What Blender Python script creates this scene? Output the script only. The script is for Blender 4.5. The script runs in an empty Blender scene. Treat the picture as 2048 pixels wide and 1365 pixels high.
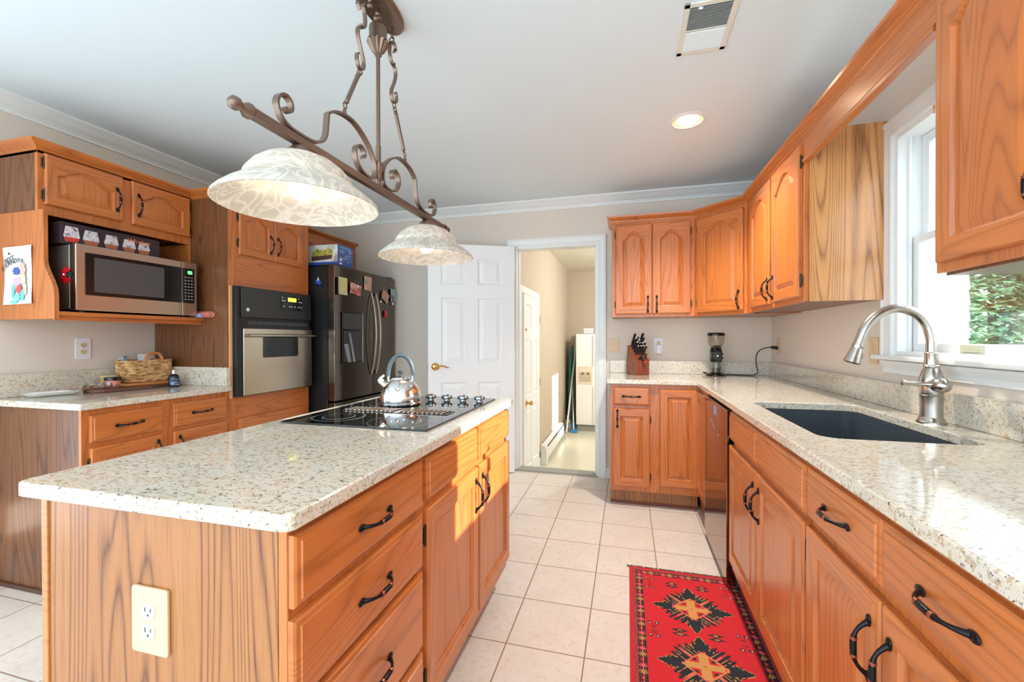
import bpy, math, random
from mathutils import Vector, Matrix
C = bpy.context.scene
COL = C.collection
PI = math.pi
random.seed(7)

# ---------------------------------------------------------------- camera
YAW, PITCH, ROLL, FPX, HC = 0.2626, -0.0054, -0.0018, 861.3, 1.2104
F0 = Vector((-math.sin(YAW), math.cos(YAW), 0)); R0 = Vector((math.cos(YAW), math.sin(YAW), 0)); U0 = Vector((0, 0, 1))
F = F0 * math.cos(PITCH) + U0 * math.sin(PITCH); U = -F0 * math.sin(PITCH) + U0 * math.cos(PITCH)
R = R0 * math.cos(ROLL) + U * math.sin(ROLL); U = -R0 * math.sin(ROLL) + U * math.cos(ROLL)
cd = bpy.data.cameras.new('camera'); cam = bpy.data.objects.new('camera', cd); COL.objects.link(cam)
cd.sensor_width = 36; cd.lens = FPX / 2048 * 36; cd.clip_start = .02; cd.clip_end = 200
cam.matrix_world = Matrix(((R.x, U.x, -F.x, 0), (R.y, U.y, -F.y, 0), (R.z, U.z, -F.z, HC), (0, 0, 0, 1)))
C.camera = cam
C.view_settings.view_transform = 'Standard'; C.view_settings.look = 'None'
C.view_settings.gamma = 1; C.view_settings.use_curve_mapping = False
C.view_settings.exposure = 0.96

# ---------------------------------------------------------------- daylight
w = bpy.data.worlds.new('daylight'); C.world = w; w.use_nodes = True
bg = w.node_tree.nodes['Background']; bg.inputs[0].default_value = (.74, .89, 1, 1); bg.inputs[1].default_value = 2.15
sd = bpy.data.lights.new('sun', 'SUN'); sd.energy = 7.0; sd.angle = .012; sd.color = (1, .96, .9)
sun = bpy.data.objects.new('sun', sd); COL.objects.link(sun); sun.location = (8, 1, 6)
sun.rotation_euler = Vector((-1, -.08, -.386)).to_track_quat('-Z', 'Y').to_euler()

# ---------------------------------------------------------------- dimensions
XW, YW, XL, ZC = 1.097, 3.8176, -3.038, 2.4406       # right wall, back wall, left wall, ceiling
YB = -1.3                                            # the shell ends here behind the camera, left open to brighten the room
CT = .9165                                           # counter top height
LX0, LYE, LZ = -1.062, 8.0, -.36                     # laundry: left wall, end wall, floor

# ---------------------------------------------------------------- materials
def lin(c):
    return tuple(((v / 255) / 12.92 if v <= 10 else (((v / 255) + .055) / 1.055) ** 2.4) for v in c) + (1,)
class NT:
    def __init__(s, name):
        s.m = bpy.data.materials.new(name); s.m.use_nodes = True; s.t = s.m.node_tree
        s.b = s.t.nodes['Principled BSDF']; s.out = s.t.nodes['Material Output']
    def n(s, typ, ins=None, **kw):
        x = s.t.nodes.new(typ)
        for k, v in kw.items(): setattr(x, k, v)
        for k, v in (ins or {}).items():
            if isinstance(v, bpy.types.NodeSocket): s.t.links.new(v, x.inputs[k])
            else: x.inputs[k].default_value = v
        return x
    def math(s, op, a, b=0., c=None):
        d = {0: a, 1: b}
        if c is not None: d[2] = c
        return s.n('ShaderNodeMath', d, operation=op).outputs[0]
    def mix(s, f, a, b):
        x = s.n('ShaderNodeMix', data_type='RGBA')
        for i, v in ((0, f), (6, a), (7, b)):
            if isinstance(v, bpy.types.NodeSocket): s.t.links.new(v, x.inputs[i])
            else: x.inputs[i].default_value = v
        return x.outputs[2]
    def ramp(s, f, stops):
        x = s.n('ShaderNodeValToRGB', {0: f}); e = x.color_ramp.elements
        while len(e) < len(stops): e.new(.5)
        for i, (p, c) in enumerate(stops): e[i].position = p; e[i].color = c
        return x.outputs[0]
    def noise(s, v, scale, detail=2, rough=.5, dist=0.):
        return s.n('ShaderNodeTexNoise', {'Vector': v, 'Scale': scale, 'Detail': detail, 'Roughness': rough, 'Distortion': dist}).outputs[0]
    def coord(s, sc=(1, 1, 1), rnd=True):
        tc = s.n('ShaderNodeTexCoord').outputs['Object']
        mp = s.n('ShaderNodeMapping', {'Vector': tc, 'Scale': sc})
        if rnd:
            oi = s.n('ShaderNodeObjectInfo').outputs['Random']
            cx = s.n('ShaderNodeCombineXYZ', {0: s.math('MULTIPLY', oi, 7.3), 1: s.math('MULTIPLY', oi, 3.1), 2: s.math('MULTIPLY', oi, 1.7)}).outputs[0]
            return s.n('ShaderNodeVectorMath', {0: mp.outputs[0], 1: cx}, operation='ADD').outputs[0]
        return mp.outputs[0]
    def set(s, **kw):
        for k, v in kw.items():
            k = k.replace('_', ' ')
            if isinstance(v, bpy.types.NodeSocket): s.t.links.new(v, s.b.inputs[k])
            else: s.b.inputs[k].default_value = v
        return s.m
    def bump(s, h, st=.2, d=.002):
        s.t.links.new(s.n('ShaderNodeBump', {'Strength': st, 'Distance': d, 'Height': h}).outputs[0], s.b.inputs['Normal'])
def flat(name, rgb, rough=.5, metal=0., **kw):
    n = NT(name); return n.set(Base_Color=lin(rgb), Roughness=rough, Metallic=metal, **kw)
def wood(name, axis, light, mid, dark, rough=.3, bands=26, amount=.42, coat=.25, width=1., yf=1.):
    n = NT(name); a = .055
    sc = {'x': (a, yf, 1), 'y': (1, a, 1), 'z': (1, yf, a)}[axis]
    pc = {'x': (.03, 1, 1), 'y': (1, .03, 1), 'z': (1, 1, .03)}[axis]
    v = n.coord(sc); g = n.noise(v, 6.5 * width, 1.2, .4, .15); wob = n.noise(v, 40, 2, .6)
    r = n.math('FRACT', n.math('ADD', n.math('MULTIPLY', g, bands * .95), n.math('MULTIPLY', wob, .35)))
    tri = n.math('ABSOLUTE', n.math('SUBTRACT', n.math('MULTIPLY', r, 2.), 1.))
    lines = n.math('POWER', tri, 3.2)
    pores = n.noise(n.coord(pc), 260, 3, .7)
    pm = n.math('MULTIPLY', n.n('ShaderNodeMapRange', {0: pores, 1: .50, 2: .68}).outputs[0], .55)
    cloud = n.noise(n.coord(sc), 5, 2)
    base = n.mix(cloud, lin(light), lin(mid))
    lp = n.math('MULTIPLY', lines, n.math('ADD', n.math('MULTIPLY', pores, 1.2), .25))
    col = n.mix(n.math('MULTIPLY', lp, amount * 1.2), base, lin(dark))
    col = n.mix(n.math('MULTIPLY', pm, amount * .7), col, lin(dark))
    n.bump(pores, .08, .001)
    return n.set(Base_Color=col, Roughness=rough, Coat_Weight=coat, Coat_Roughness=.18)
OAK = ((208, 126, 62), (190, 102, 46), (114, 56, 22))
oakV = wood('oak_upright_grain', 'z', *OAK, yf=.12); oakH = wood('oak_level_grain', 'x', *OAK, yf=.12)
oakS = wood('oak_side_grain', 'z', *OAK)
oakY = wood('oak_depth_grain', 'y', *OAK)
VEN = ((180, 120, 68), (160, 98, 52), (92, 46, 20))
venV = wood('oak_veneer_panel', 'z', *VEN, rough=.34, bands=30, amount=.85, coat=.12)
VEN_SHADE = ((134, 84, 50), (112, 66, 38), (70, 38, 20))  # same veneer, weaker light on the left put into a darker tone
venD = wood('shaded_oak_veneer_panel', 'z', *VEN_SHADE, rough=.38, bands=26, amount=.8, coat=.15)
walnut = wood('walnut', 'y', (120, 76, 54), (96, 58, 42), (58, 34, 26), rough=.45, coat=.1)
cherry = wood('cherry_block_wood', 'z', (150, 78, 46), (128, 60, 36), (88, 40, 24), rough=.35)
honey = wood('honey_wood', 'y', (205, 135, 75), (188, 116, 60), (140, 80, 40), rough=.4)

def granite():
    n = NT('speckled_cream_granite')
    v = n.coord((.55, 1, 1), False)
    a = n.noise(v, 40, 3, .6); b = n.noise(v, 150, 2, .6, .3); c = n.noise(n.coord((.5, 1, 1), False), 210, 1.5, .5, .3); d = n.noise(v, 14, 2, .5)
    b2 = n.noise(n.coord((.8, 1, 1), False), 85, 2.5, .6, .4)
    col = n.mix(a, lin((228, 222, 208)), lin((206, 192, 168)))
    col = n.mix(n.n('ShaderNodeMapRange', {0: d, 1: .42, 2: .66}).outputs[0], col, lin((214, 210, 198)))
    col = n.mix(n.math('MULTIPLY', n.n('ShaderNodeMapRange', {0: b2, 1: .54, 2: .64}).outputs[0], .75), col, lin((184, 156, 120)))
    col = n.mix(n.math('MULTIPLY', n.n('ShaderNodeMapRange', {0: b, 1: .60, 2: .67}).outputs[0], .8), col, lin((150, 134, 112)))
    k = n.math('MULTIPLY', n.n('ShaderNodeMapRange', {0: c, 1: .655, 2: .69}).outputs[0], n.n('ShaderNodeMapRange', {0: b2, 1: .40, 2: .50}).outputs[0])
    col = n.mix(k, col, lin((50, 42, 36)))
    return n.set(Base_Color=col, Roughness=.09, Coat_Weight=.3, Coat_Roughness=.03)
granite_m = granite()

def tile():
    n = NT('beige_ceramic_floor_tile'); p = .308
    tc = n.n('ShaderNodeTexCoord').outputs['Object']; sx = n.n('ShaderNodeSeparateXYZ', {0: tc})
    def dist(o, off):
        q = n.math('DIVIDE', n.math('SUBTRACT', o, off), p)
        fr = n.math('FRACT', n.math('ADD', q, 100))
        return n.math('MULTIPLY', n.math('MINIMUM', fr, n.math('SUBTRACT', 1., fr)), p), n.math('FLOOR', n.math('ADD', q, 100))
    dx, ix = dist(sx.outputs[0], -.4672); dy, iy = dist(sx.outputs[1], 3.4874)
    m = n.math('MINIMUM', dx, dy)
    grout = n.n('ShaderNodeMapRange', {0: m, 1: .0032, 2: .0022}).outputs[0]
    h = n.n('ShaderNodeTexWhiteNoise', {'Vector': n.n('ShaderNodeCombineXYZ', {0: ix, 1: iy}).outputs[0]}).outputs[0]
    off = n.n('ShaderNodeVectorMath', {0: tc, 1: n.n('ShaderNodeCombineXYZ', {0: h, 1: h, 2: h}).outputs[0]}, operation='ADD').outputs[0]
    c1 = n.noise(off, 9, 4, .6, .4); c2 = n.noise(off, 40, 3, .6)
    col = n.mix(c1, lin((226, 217, 208)), lin((208, 196, 184)))
    col = n.mix(n.n('ShaderNodeMapRange', {0: c2, 1: .52, 2: .8}).outputs[0], col, lin((206, 184, 164)))
    col = n.mix(n.math('MULTIPLY', h, .25), col, lin((226, 216, 204)))
    col = n.mix(grout, col, lin((150, 122, 104)))
    n.bump(n.math('SUBTRACT', 1., grout), .35, .002)
    return n.set(Base_Color=col, Roughness=n.math('ADD', n.math('MULTIPLY', grout, .5), .27))
tile_m = tile()
def paint(name, rgb, rough=.7, amt=.05):
    n = NT(name); f = n.noise(n.coord(rnd=False), 180, 2); n.bump(f, .05, .001)
    d = tuple(int(x * (1 - amt)) for x in rgb)
    return n.set(Base_Color=n.mix(f, lin(rgb), lin(d)), Roughness=rough)
wall_m = paint('beige_wall_paint', (230, 217, 203)); ceil_m = paint('ceiling_paint', (230, 240, 244), .8, .02)
laundry_m = paint('tan_laundry_paint', (202, 186, 164)); trim_m = flat('white_trim_paint', (236, 238, 236), .35)
lceil_m = paint('laundry_ceiling_paint', (226, 222, 206), .8)
door_m = flat('white_door_paint', (238, 240, 240), .4); vinyl_m = flat('white_window_vinyl', (240, 243, 243), .3)
lfloor_m = paint('cream_vinyl_floor', (226, 220, 196), .25, .08)
black_m = flat('oil_rubbed_bronze', (26, 26, 30), .28, .6); copper_m = flat('worn_copper_ring', (196, 120, 92), .3, .9)
hinge_m = flat('antique_hinge_metal', (72, 66, 52), .4, .8)
gblack = flat('gloss_black', (14, 14, 16), .12); mblack = flat('matte_black', (24, 24, 26), .45); dgrey = flat('dark_plastic', (52, 56, 60), .4)
chrome = flat('polished_chrome', (225, 225, 225), .06, 1.); 
def brushed(name, rgb, rough, ax='z', metal=1.):
    n = NT(name); sc = {'x': (.02, 1, 1), 'y': (1, .02, 1), 'z': (1, 1, .02)}[ax]
    f = n.noise(n.coord(sc), 300, 2); n.bump(f, .05, .0005)
    return n.set(Base_Color=n.mix(f, lin(rgb), lin(tuple(int(c * .9) for c in rgb))), Roughness=rough, Metallic=metal)
steel = brushed('brushed_stainless', (200, 188, 172), .26, 'y'); nickel = brushed('brushed_nickel', (205, 200, 192), .24, 'z')
bsteel = brushed('black_stainless', (112, 104, 96), .22, 'y'); dwsteel = brushed('reflection_tinted_stainless', (148, 112, 88), .10, 'x')  # dishwasher steel: brown of the reflected oak put into its colour
darkside = brushed('black_textured_case', (40, 40, 42), .35, 'x', .3)
bronze = brushed('aged_bronze', (138, 116, 102), .34, 'x', .85)
glassblk = flat('black_cooktop_glass', (10, 12, 13), .04, 0., Coat_Weight=.5, Coat_Roughness=.02)
almond = flat('almond_plastic', (222, 190, 150), .35); wplast = flat('white_plastic', (232, 234, 238), .35)
red = flat('red_ribbon', (196, 16, 26), .35); green = flat('dark_green_ribbon', (16, 56, 44), .4); brass = flat('polished_brass', (214, 170, 96), .14, 1.)
ceram = flat('white_ceramic', (244, 244, 240), .15); appl = flat('white_appliance', (240, 240, 236), .3); cream_p = flat('cream_plastic', (228, 214, 188), .4)
ink = flat('black_ink', (34, 32, 34), .6); teal = flat('teal_cloth', (38, 130, 128), .7); bluep = flat('blue_plastic', (60, 140, 200), .4)
sinkm = NT('dark_composite_stone'); _s = sinkm.noise(sinkm.coord(rnd=False), 400, 1); sinkm = sinkm.set(Base_Color=sinkm.mix(sinkm.n('ShaderNodeMapRange', {0: _s, 1: .68, 2: .74}).outputs[0], lin((62, 70, 76)), lin((170, 176, 180))), Roughness=.32)
def glass(name, tint=(1, 1, 1, 1), refl=.08):
    n = NT(name); n.t.nodes.remove(n.b)
    tr = n.n('ShaderNodeBsdfTransparent', {0: tint}).outputs[0]; gl = n.n('ShaderNodeBsdfGlossy', {'Roughness': .01}).outputs[0]
    lw = n.n('ShaderNodeLayerWeight', {0: .25}).outputs['Fresnel']
    f = n.math('ADD', n.math('MULTIPLY', lw, .35), refl * .3)
    mx = n.n('ShaderNodeMixShader', {0: f, 1: tr, 2: gl}).outputs[0]; n.t.links.new(mx, n.out.inputs[0]); return n.m
pane_m = glass('window_glass'); clear_m = glass('clear_plastic', (.93, .93, .9, 1), .2)
def alabaster():
    n = NT('alabaster_glass'); n.t.nodes.remove(n.b); v = n.coord()
    vo = n.n('ShaderNodeTexVoronoi', {'Vector': n.n('ShaderNodeVectorMath', {0: v, 1: n.n('ShaderNodeTexNoise', {'Vector': v, 'Scale': 5.}).outputs[1]}, operation='ADD').outputs[0], 'Scale': 11.}, feature='DISTANCE_TO_EDGE').outputs[0]
    ve = n.n('ShaderNodeMapRange', {0: vo, 1: 0., 2: .16}).outputs[0]
    col = n.mix(n.math('MULTIPLY', ve, .75), lin((240, 234, 224)), lin((204, 196, 182)))
    d = n.n('ShaderNodeBsdfDiffuse', {0: col}).outputs[0]; t = n.n('ShaderNodeBsdfTranslucent', {0: col}).outputs[0]
    a = n.n('ShaderNodeMixShader', {0: .30, 1: d, 2: t}).outputs[0]; g = n.n('ShaderNodeBsdfGlossy', {'Roughness': .2}).outputs[0]
    n.t.links.new(n.n('ShaderNodeMixShader', {0: .06, 1: a, 2: g}).outputs[0], n.out.inputs[0]); return n.m
alab_m = alabaster()
def emit(name, rgb, s):
    n = NT(name); return n.set(Base_Color=lin(rgb), Emission_Color=lin(rgb), Emission_Strength=s)
bulb_m = emit('lit_bulb', (255, 238, 218), 13.); can_m = emit('lit_downlight', (255, 236, 206), 16.)
led_g = emit('green_display', (80, 220, 110), 1.2); led_y = emit('yellow_display', (214, 214, 60), 1.2)
def blotch(name, cols, sc=30, rough=.5, ax=(1, 1, 1)):
    n = NT(name); f = n.noise(n.coord(ax), sc, 2, .5, .3); k = len(cols)
    return n.set(Base_Color=n.ramp(f, [(.3 + .42 * i / max(1, k - 1), lin(c)) for i, c in enumerate(cols)]), Roughness=rough)

# ---------------------------------------------------------------- mesh building
class M:
    def __init__(s): s.v = []; s.f = []; s.m = []; s.mi = 0
    def pt(s, p): s.v.append(tuple(p)); return len(s.v) - 1
    def face(s, idx, mi=None): s.f.append(tuple(idx)); s.m.append(s.mi if mi is None else mi)
    def box(s, a, b, mi=None):
        x0, y0, z0 = [min(p, q) for p, q in zip(a, b)]; x1, y1, z1 = [max(p, q) for p, q in zip(a, b)]; i = len(s.v)
        s.v += [(x0, y0, z0), (x1, y0, z0), (x1, y1, z0), (x0, y1, z0), (x0, y0, z1), (x1, y0, z1), (x1, y1, z1), (x0, y1, z1)]
        for q in ((0, 3, 2, 1), (4, 5, 6, 7), (0, 1, 5, 4), (1, 2, 6, 5), (2, 3, 7, 6), (3, 0, 4, 7)): s.face([i + k for k in q], mi)
        return s
    def loops(s, L, close=True, cap0=True, cap1=True, mi=None):
        n = len(L[0]); ids = [[s.pt(p) for p in l] for l in L]
        for a, b in zip(ids, ids[1:]):
            for k in range(n if close else n - 1): s.face((a[k], a[(k + 1) % n], b[(k + 1) % n], b[k]), mi)
        if cap0: s.face(ids[0][::-1], mi)
        if cap1: s.face(ids[-1], mi)
        return ids
    def prism(s, poly, axis, a, b, mi=None):
        mk = {'x': lambda u, v, t: (t, u, v), 'y': lambda u, v, t: (u, t, v), 'z': lambda u, v, t: (u, v, t)}[axis]
        s.loops([[mk(u, v, a) for u, v in poly], [mk(u, v, b) for u, v in poly]], mi=mi); return s
    def lathe(s, prof, c=(0, 0, 0), n=32, axis='z', mi=None, cap0=False, cap1=False, flute=0, ff=0):
        L = []
        for r, h in prof:
            l = []
            for k in range(n):
                a = 2 * PI * k / n; rr = r * (1 + flute * math.cos(ff * a)) if flute else r
                u, v = rr * math.cos(a), rr * math.sin(a)
                p = {'z': (u, v, h), 'y': (u, h, v), 'x': (h, u, v)}[axis]
                l.append((c[0] + p[0], c[1] + p[1], c[2] + p[2]))
            L.append(l)
        s.loops(L, cap0=cap0, cap1=cap1, mi=mi); return s
    def tube(s, path, r, n=10, mi=None, caps=True, sx=1., up=None):
        P = [Vector(p) for p in path]; k = len(P); rs = r if hasattr(r, '__len__') else [r] * k
        T = [(P[min(i + 1, k - 1)] - P[max(i - 1, 0)]).normalized() for i in range(k)]
        nrm = Vector(up) if up else T[0].orthogonal()
        nrm = (nrm - T[0] * nrm.dot(T[0])).normalized(); L = []
        for i in range(k):
            if i: nrm = (nrm - T[i] * nrm.dot(T[i])).normalized()
            b = T[i].cross(nrm)
            L.append([P[i] + rs[i] * (nrm * math.cos(2 * PI * j / n) + b * sx * math.sin(2 * PI * j / n)) for j in range(n)])
        s.loops(L, cap0=caps, cap1=caps, mi=mi); return s
    def ribbon(s, path, wdir, wd, th, mi=None):
        P = [Vector(p) for p in path]; k = len(P); W = Vector(wdir).normalized(); L = []
        for i in range(k):
            t = (P[min(i + 1, k - 1)] - P[max(i - 1, 0)]).normalized(); nn = t.cross(W).normalized()
            L.append([P[i] + W * wd / 2 + nn * th / 2, P[i] - W * wd / 2 + nn * th / 2, P[i] - W * wd / 2 - nn * th / 2, P[i] + W * wd / 2 - nn * th / 2])
        s.loops(L, mi=mi); return s
    def sphere(s, c, r, n=16, sc=(1, 1, 1), mi=None):
        L = [[(c[0] + r * sc[0] * math.sin(PI * i / n) * math.cos(2 * PI * j / (n * 2)), c[1] + r * sc[1] * math.sin(PI * i / n) * math.sin(2 * PI * j / (n * 2)), c[2] - r * sc[2] * math.cos(PI * i / n)) for j in range(n * 2)] for i in range(1, n)]
        s.loops(L, mi=mi); return s
    def build(s, name, mats, parent=None, loc=(0, 0, 0), rot=(0, 0, 0), bevel=0., smooth=None, seg=2, solid=0.):
        me = bpy.data.meshes.new(name); me.from_pydata(s.v, [], s.f); me.validate(verbose=False)
        for m_ in (mats if isinstance(mats, (list, tuple)) else [mats]): me.materials.append(m_)
        if len(me.polygons) == len(s.m): me.polygons.foreach_set('material_index', s.m)
        me.update()
        import bmesh
        b = bmesh.new(); b.from_mesh(me); bmesh.ops.recalc_face_normals(b, faces=b.faces); b.to_mesh(me); b.free()
        if smooth is not None:
            me.polygons.foreach_set('use_smooth', [True] * len(me.polygons)); me.set_sharp_from_angle(angle=math.radians(smooth))
        o = bpy.data.objects.new(name, me); COL.objects.link(o)
        if parent: o.parent = parent
        o.location = loc; o.rotation_euler = rot
        if solid: q = o.modifiers.new('solid', 'SOLIDIFY'); q.thickness = solid; q.offset = 0
        if bevel:
            q = o.modifiers.new('bevel', 'BEVEL'); q.width = bevel; q.segments = seg; q.limit_method = 'ANGLE'; q.angle_limit = math.radians(40)
        return o
def BX(a, b): return M().box(a, b)
def tag(o, label, cat, group=None, kind=None):
    o['label'] = label; o['category'] = cat
    if group: o['group'] = group
    if kind: o['kind'] = kind
    return o
def smooth_path(P, k=6):
    P = [Vector(p) for p in P]; out = []
    for i in range(len(P) - 1):
        p0, p1, p2, p3 = P[max(i - 1, 0)], P[i], P[i + 1], P[min(i + 2, len(P) - 1)]
        for j in range(k):
            t = j / k; out.append(.5 * ((2 * p1) + (p2 - p0) * t + (2 * p0 - 5 * p1 + 4 * p2 - p3) * t * t + (3 * p1 - p0 - 3 * p2 + p3) * t ** 3))
    return out + [P[-1]]
def thing(name, label, cat, loc=(0, 0, 0), rz=0., group=None, rot=None):
    o = bpy.data.objects.new(name, None); o.empty_display_size = .05; COL.objects.link(o)
    o.location = loc; o.rotation_euler = rot or (0, 0, rz); return tag(o, label, cat, group)
def struct(o, label=None, cat=None):
    o['kind'] = 'structure'
    if label: o['label'] = label
    if cat: o['category'] = cat
    return o
def clone(o, parent=None, loc=None, rot=None):
    c = o.copy(); COL.objects.link(c)
    if parent: c.parent = parent
    if loc is not None: c.location = loc
    if rot is not None: c.rotation_euler = rot
    for ch in list(o.children): clone(ch, c)
    return c
def lettering(text, size, mat, parent, loc, rot, name='lettering', ext=.0004, shear=0., align='CENTER'):
    cu = bpy.data.curves.new(name, 'FONT'); cu.body = text; cu.size = size; cu.extrude = ext; cu.shear = shear; cu.align_x = align; cu.resolution_u = 3
    t = bpy.data.objects.new(name, cu); COL.objects.link(t); bpy.context.view_layer.update()
    me = bpy.data.meshes.new_from_object(t.evaluated_get(bpy.context.evaluated_depsgraph_get())); bpy.data.objects.remove(t)
    me.materials.clear(); me.materials.append(mat)
    o = bpy.data.objects.new(name, me); COL.objects.link(o); o.parent = parent; o.location = loc; o.rotation_euler = rot; return o
def rrect(x0, y0, x1, y1, r, n=6):
    P = []
    for cx, cy, a0 in ((x1 - r, y0 + r, -90), (x1 - r, y1 - r, 0), (x0 + r, y1 - r, 90), (x0 + r, y0 + r, 180)):
        for k in range(n + 1):
            a = math.radians(a0 + 90 * k / n); P.append((cx + r * math.cos(a), cy + r * math.sin(a)))
    return P

# ================================================================ SETTING
def slab(name, a, b, mat, label=None, cat=None): return struct(BX(a, b).build(name, mat), label, cat)
slab('floor', (XL - .1, YB, -.12), (XW + .14, YW, 0), tile_m, 'beige ceramic tile kitchen floor with brown grout', 'floor')
slab('ceiling', (XL - .1, YB, ZC), (XW + .14, YW + .12, ZC + .1), ceil_m, 'white painted kitchen ceiling', 'ceiling')
# back wall with the doorway
DX0, DX1, DZ = -1.0, -.25, 2.045
m = M(); m.box((XL - .1, YW, -.4), (DX0, YW + .12, ZC)); m.box((DX1, YW, -.4), (XW + .14, YW + .12, ZC)); m.box((DX0, YW, DZ), (DX1, YW + .12, ZC)); m.box((DX0, YW, -.4), (DX1, YW + .12, -.005))
struct(m.build('wall_back', wall_m), 'beige back wall around the white cased doorway', 'wall')
# right wall with the window
WY0, WY1, WZ0, WZ1 = 1.43, 2.195, 1.135, 2.068
m = M(); m.box((XW, YB, 0), (XW + .14, WY0, ZC)); m.box((XW, WY1, 0), (XW + .14, YW, ZC)); m.box((XW, WY0, 0), (XW + .14, WY1, WZ0)); m.box((XW, WY0, WZ1), (XW + .14, WY1, ZC))
struct(m.build('wall_right', wall_m), 'beige right wall around the sink window', 'wall')
# left wall with a window nearer than the cabinets
LY0, LY1, LZ0, LZ1 = -1.1, 1.10, .12, 2.10
m = M(); m.box((XL, YB, 0), (XL - .1, LY0, ZC)); m.box((XL, LY1, 0), (XL - .1, YW, ZC)); m.box((XL, LY0, 0), (XL - .1, LY1, LZ0)); m.box((XL, LY0, LZ1), (XL - .1, LY1, ZC))
struct(m.build('wall_left', wall_m), 'beige left wall behind the microwave cabinet', 'wall')
# laundry room, two steps down
LXR = 2.26
slab('floor_laundry', (LX0 - .1, YW + .12, LZ - .1), (LXR + .1, LYE + .1, LZ), lfloor_m, 'cream vinyl floor of the room beyond the doorway', 'floor')
slab('ceiling_laundry', (LX0 - .1, YW + .12, ZC), (LXR + .1, LYE + .1, ZC + .1), lceil_m, 'cream ceiling of the room beyond the doorway', 'ceiling')
slab('wall_laundry_left', (LX0 - .1, YW + .12, LZ), (LX0, LYE, ZC), laundry_m, 'tan left wall of the room beyond the doorway', 'wall')
slab('wall_laundry_back', (LX0 - .1, LYE, LZ), (LXR + .1, LYE + .1, ZC), laundry_m, 'tan end wall behind the white refrigerator', 'wall')
ly0, ly1, lz0, lz1 = 6.43, 7.06, .95, 1.99
m = M(); m.box((LXR, YW + .12, LZ), (LXR + .1, ly0, ZC)); m.box((LXR, ly1, LZ), (LXR + .1, LYE, ZC)); m.box((LXR, ly0, LZ), (LXR + .1, ly1, lz0)); m.box((LXR, ly0, lz1), (LXR + .1, ly1, ZC))
struct(m.build('wall_laundry_right', laundry_m))
m = M(); m.box((XW + .14, YW + .02, LZ), (LXR + .1, YW + .12, ZC)); 
for i in range(26): m.prism([(YW + .02, -.4 + i * .115), (YW - .002, -.4 + i * .115), (YW + .016, -.288 + i * .115), (YW + .02, -.288 + i * .115)], 'x', XW + .14, LXR + .1)
struct(m.build('wall_siding', flat('white_lap_siding', (244, 244, 242), .6)), 'white lap siding seen through the sink window', 'wall')

# unseen lamp added to brighten the far room, right of the doorway view
fl = bpy.data.objects.new('added_fill_lamp', None); COL.objects.link(fl); fl.location = (.75, 5.9, ZC)
fl['label'] = 'round added fill lamp, unseen in the far room right of the doorway'; fl['category'] = 'ceiling lamp'
_ld = bpy.data.lights.new('laundry_fill', 'POINT'); _ld.energy = 66; _ld.color = (.97, .98, 1); _ld.shadow_soft_size = .15
_lo = bpy.data.objects.new('fill_light', _ld); COL.objects.link(_lo); _lo.parent = fl; _lo.location = (0, 0, -.22)
M().lathe([(0, -.11), (.12, -.09), (.16, -.04), (.17, 0)], n=32).build('fill_lamp_shade', alab_m, fl, smooth=60)

# crown mouldings
CP = [(0, 0), (.085, 0), (.085, -.012), (.072, -.018), (.056, -.034), (.036, -.05), (.022, -.056), (.020, -.062), (.012, -.064), (.012, -.080), (0, -.080)]
def crown(name, p0, p1, inward, label):
    d = (Vector(p1) - Vector(p0)).normalized(); n = Vector(inward)
    L = [[Vector(p) + n * u + Vector((0, 0, ZC + v)) + d * (sgn * u * 0) for u, v in CP] for p, sgn in ((p0, 1), (p1, -1))]
    mm = M(); mm.loops(L); return struct(mm.build(name, trim_m, smooth=25), label, 'moulding')
crown('trim_1', (XL, YW, 0), (XW, YW, 0), (0, -1, 0), 'white crown moulding along the back wall')
crown('trim_2', (XL, YB, 0), (XL, YW, 0), (1, 0, 0), 'white crown moulding along the left wall')
crown('trim_3', (XW, YB, 0), (XW, YW, 0), (-1, 0, 0), 'white crown moulding along the right wall')
# door casing and jamb
def casing_prof(w_): return [(0, 0), (w_, 0), (w_, -.02), (w_ - .012, -.022), (w_ - .02, -.016), (.02, -.013), (.008, -.015), (0, -.012)]
m = M()
cw = .068
def mitre_casing(m, x0, x1, z0, z1, y, cw, axis='y', sgn=-1, bottom=False):
    pf = casing_prof(cw)
    def P(x, z, d): return (x, y + d, z) if axis == 'y' else (y - d * 1., x, z)
    dd = 1 if axis == 'y' else 1
    pts = []
    for u, v in pf:
        pts.append((u, v))
    seq = [('bl', x0, z0, -1, 0), ('tl', x0, z1, -1, 1), ('tr', x1, z1, 1, 1), ('br', x1, z0, 1, 0)]
    L = []
    for _, X, Z, sx_, sz in seq: L.append([P(X + sx_ * u, Z + sz * u, v) if axis == 'y' else (y + v, X + sx_ * u, Z + sz * u) for u, v in pts])
    m.loops(L)
mitre_casing(m, DX0, DX1, 0, DZ, YW, cw)
m.box((DX0 - .02, YW + .0002, -.005), (DX0 + .018, YW + .125, DZ - .0182)); m.box((DX1 - .018, YW + .0002, -.005), (DX1 + .02, YW + .125, DZ - .0182)); m.box((DX0 - .02, YW + .0002, DZ - .018), (DX1 + .02, YW + .125, DZ + .01))
m.box((DX0 + .018, YW + .06, 0), (DX0 + .03, YW + .1, DZ - .018)); m.box((DX1 - .03, YW + .06, 0), (DX1 - .018, YW + .1, DZ - .018))
t4 = struct(m.build('trim_4', trim_m), 'white door casing around the open doorway', 'trim')
BX((DX1 - .0185, YW + .03, .93), (DX1 - .0165, YW + .06, 1.0)).build('strike_plate', brass, t4)
slab('trim_5', (DX0, YW - .0, -.004), (DX1, YW + .125, .012), flat('grey_threshold_metal', (150, 150, 140), .5), 'grey metal threshold strip in the doorway', 'threshold')
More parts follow.
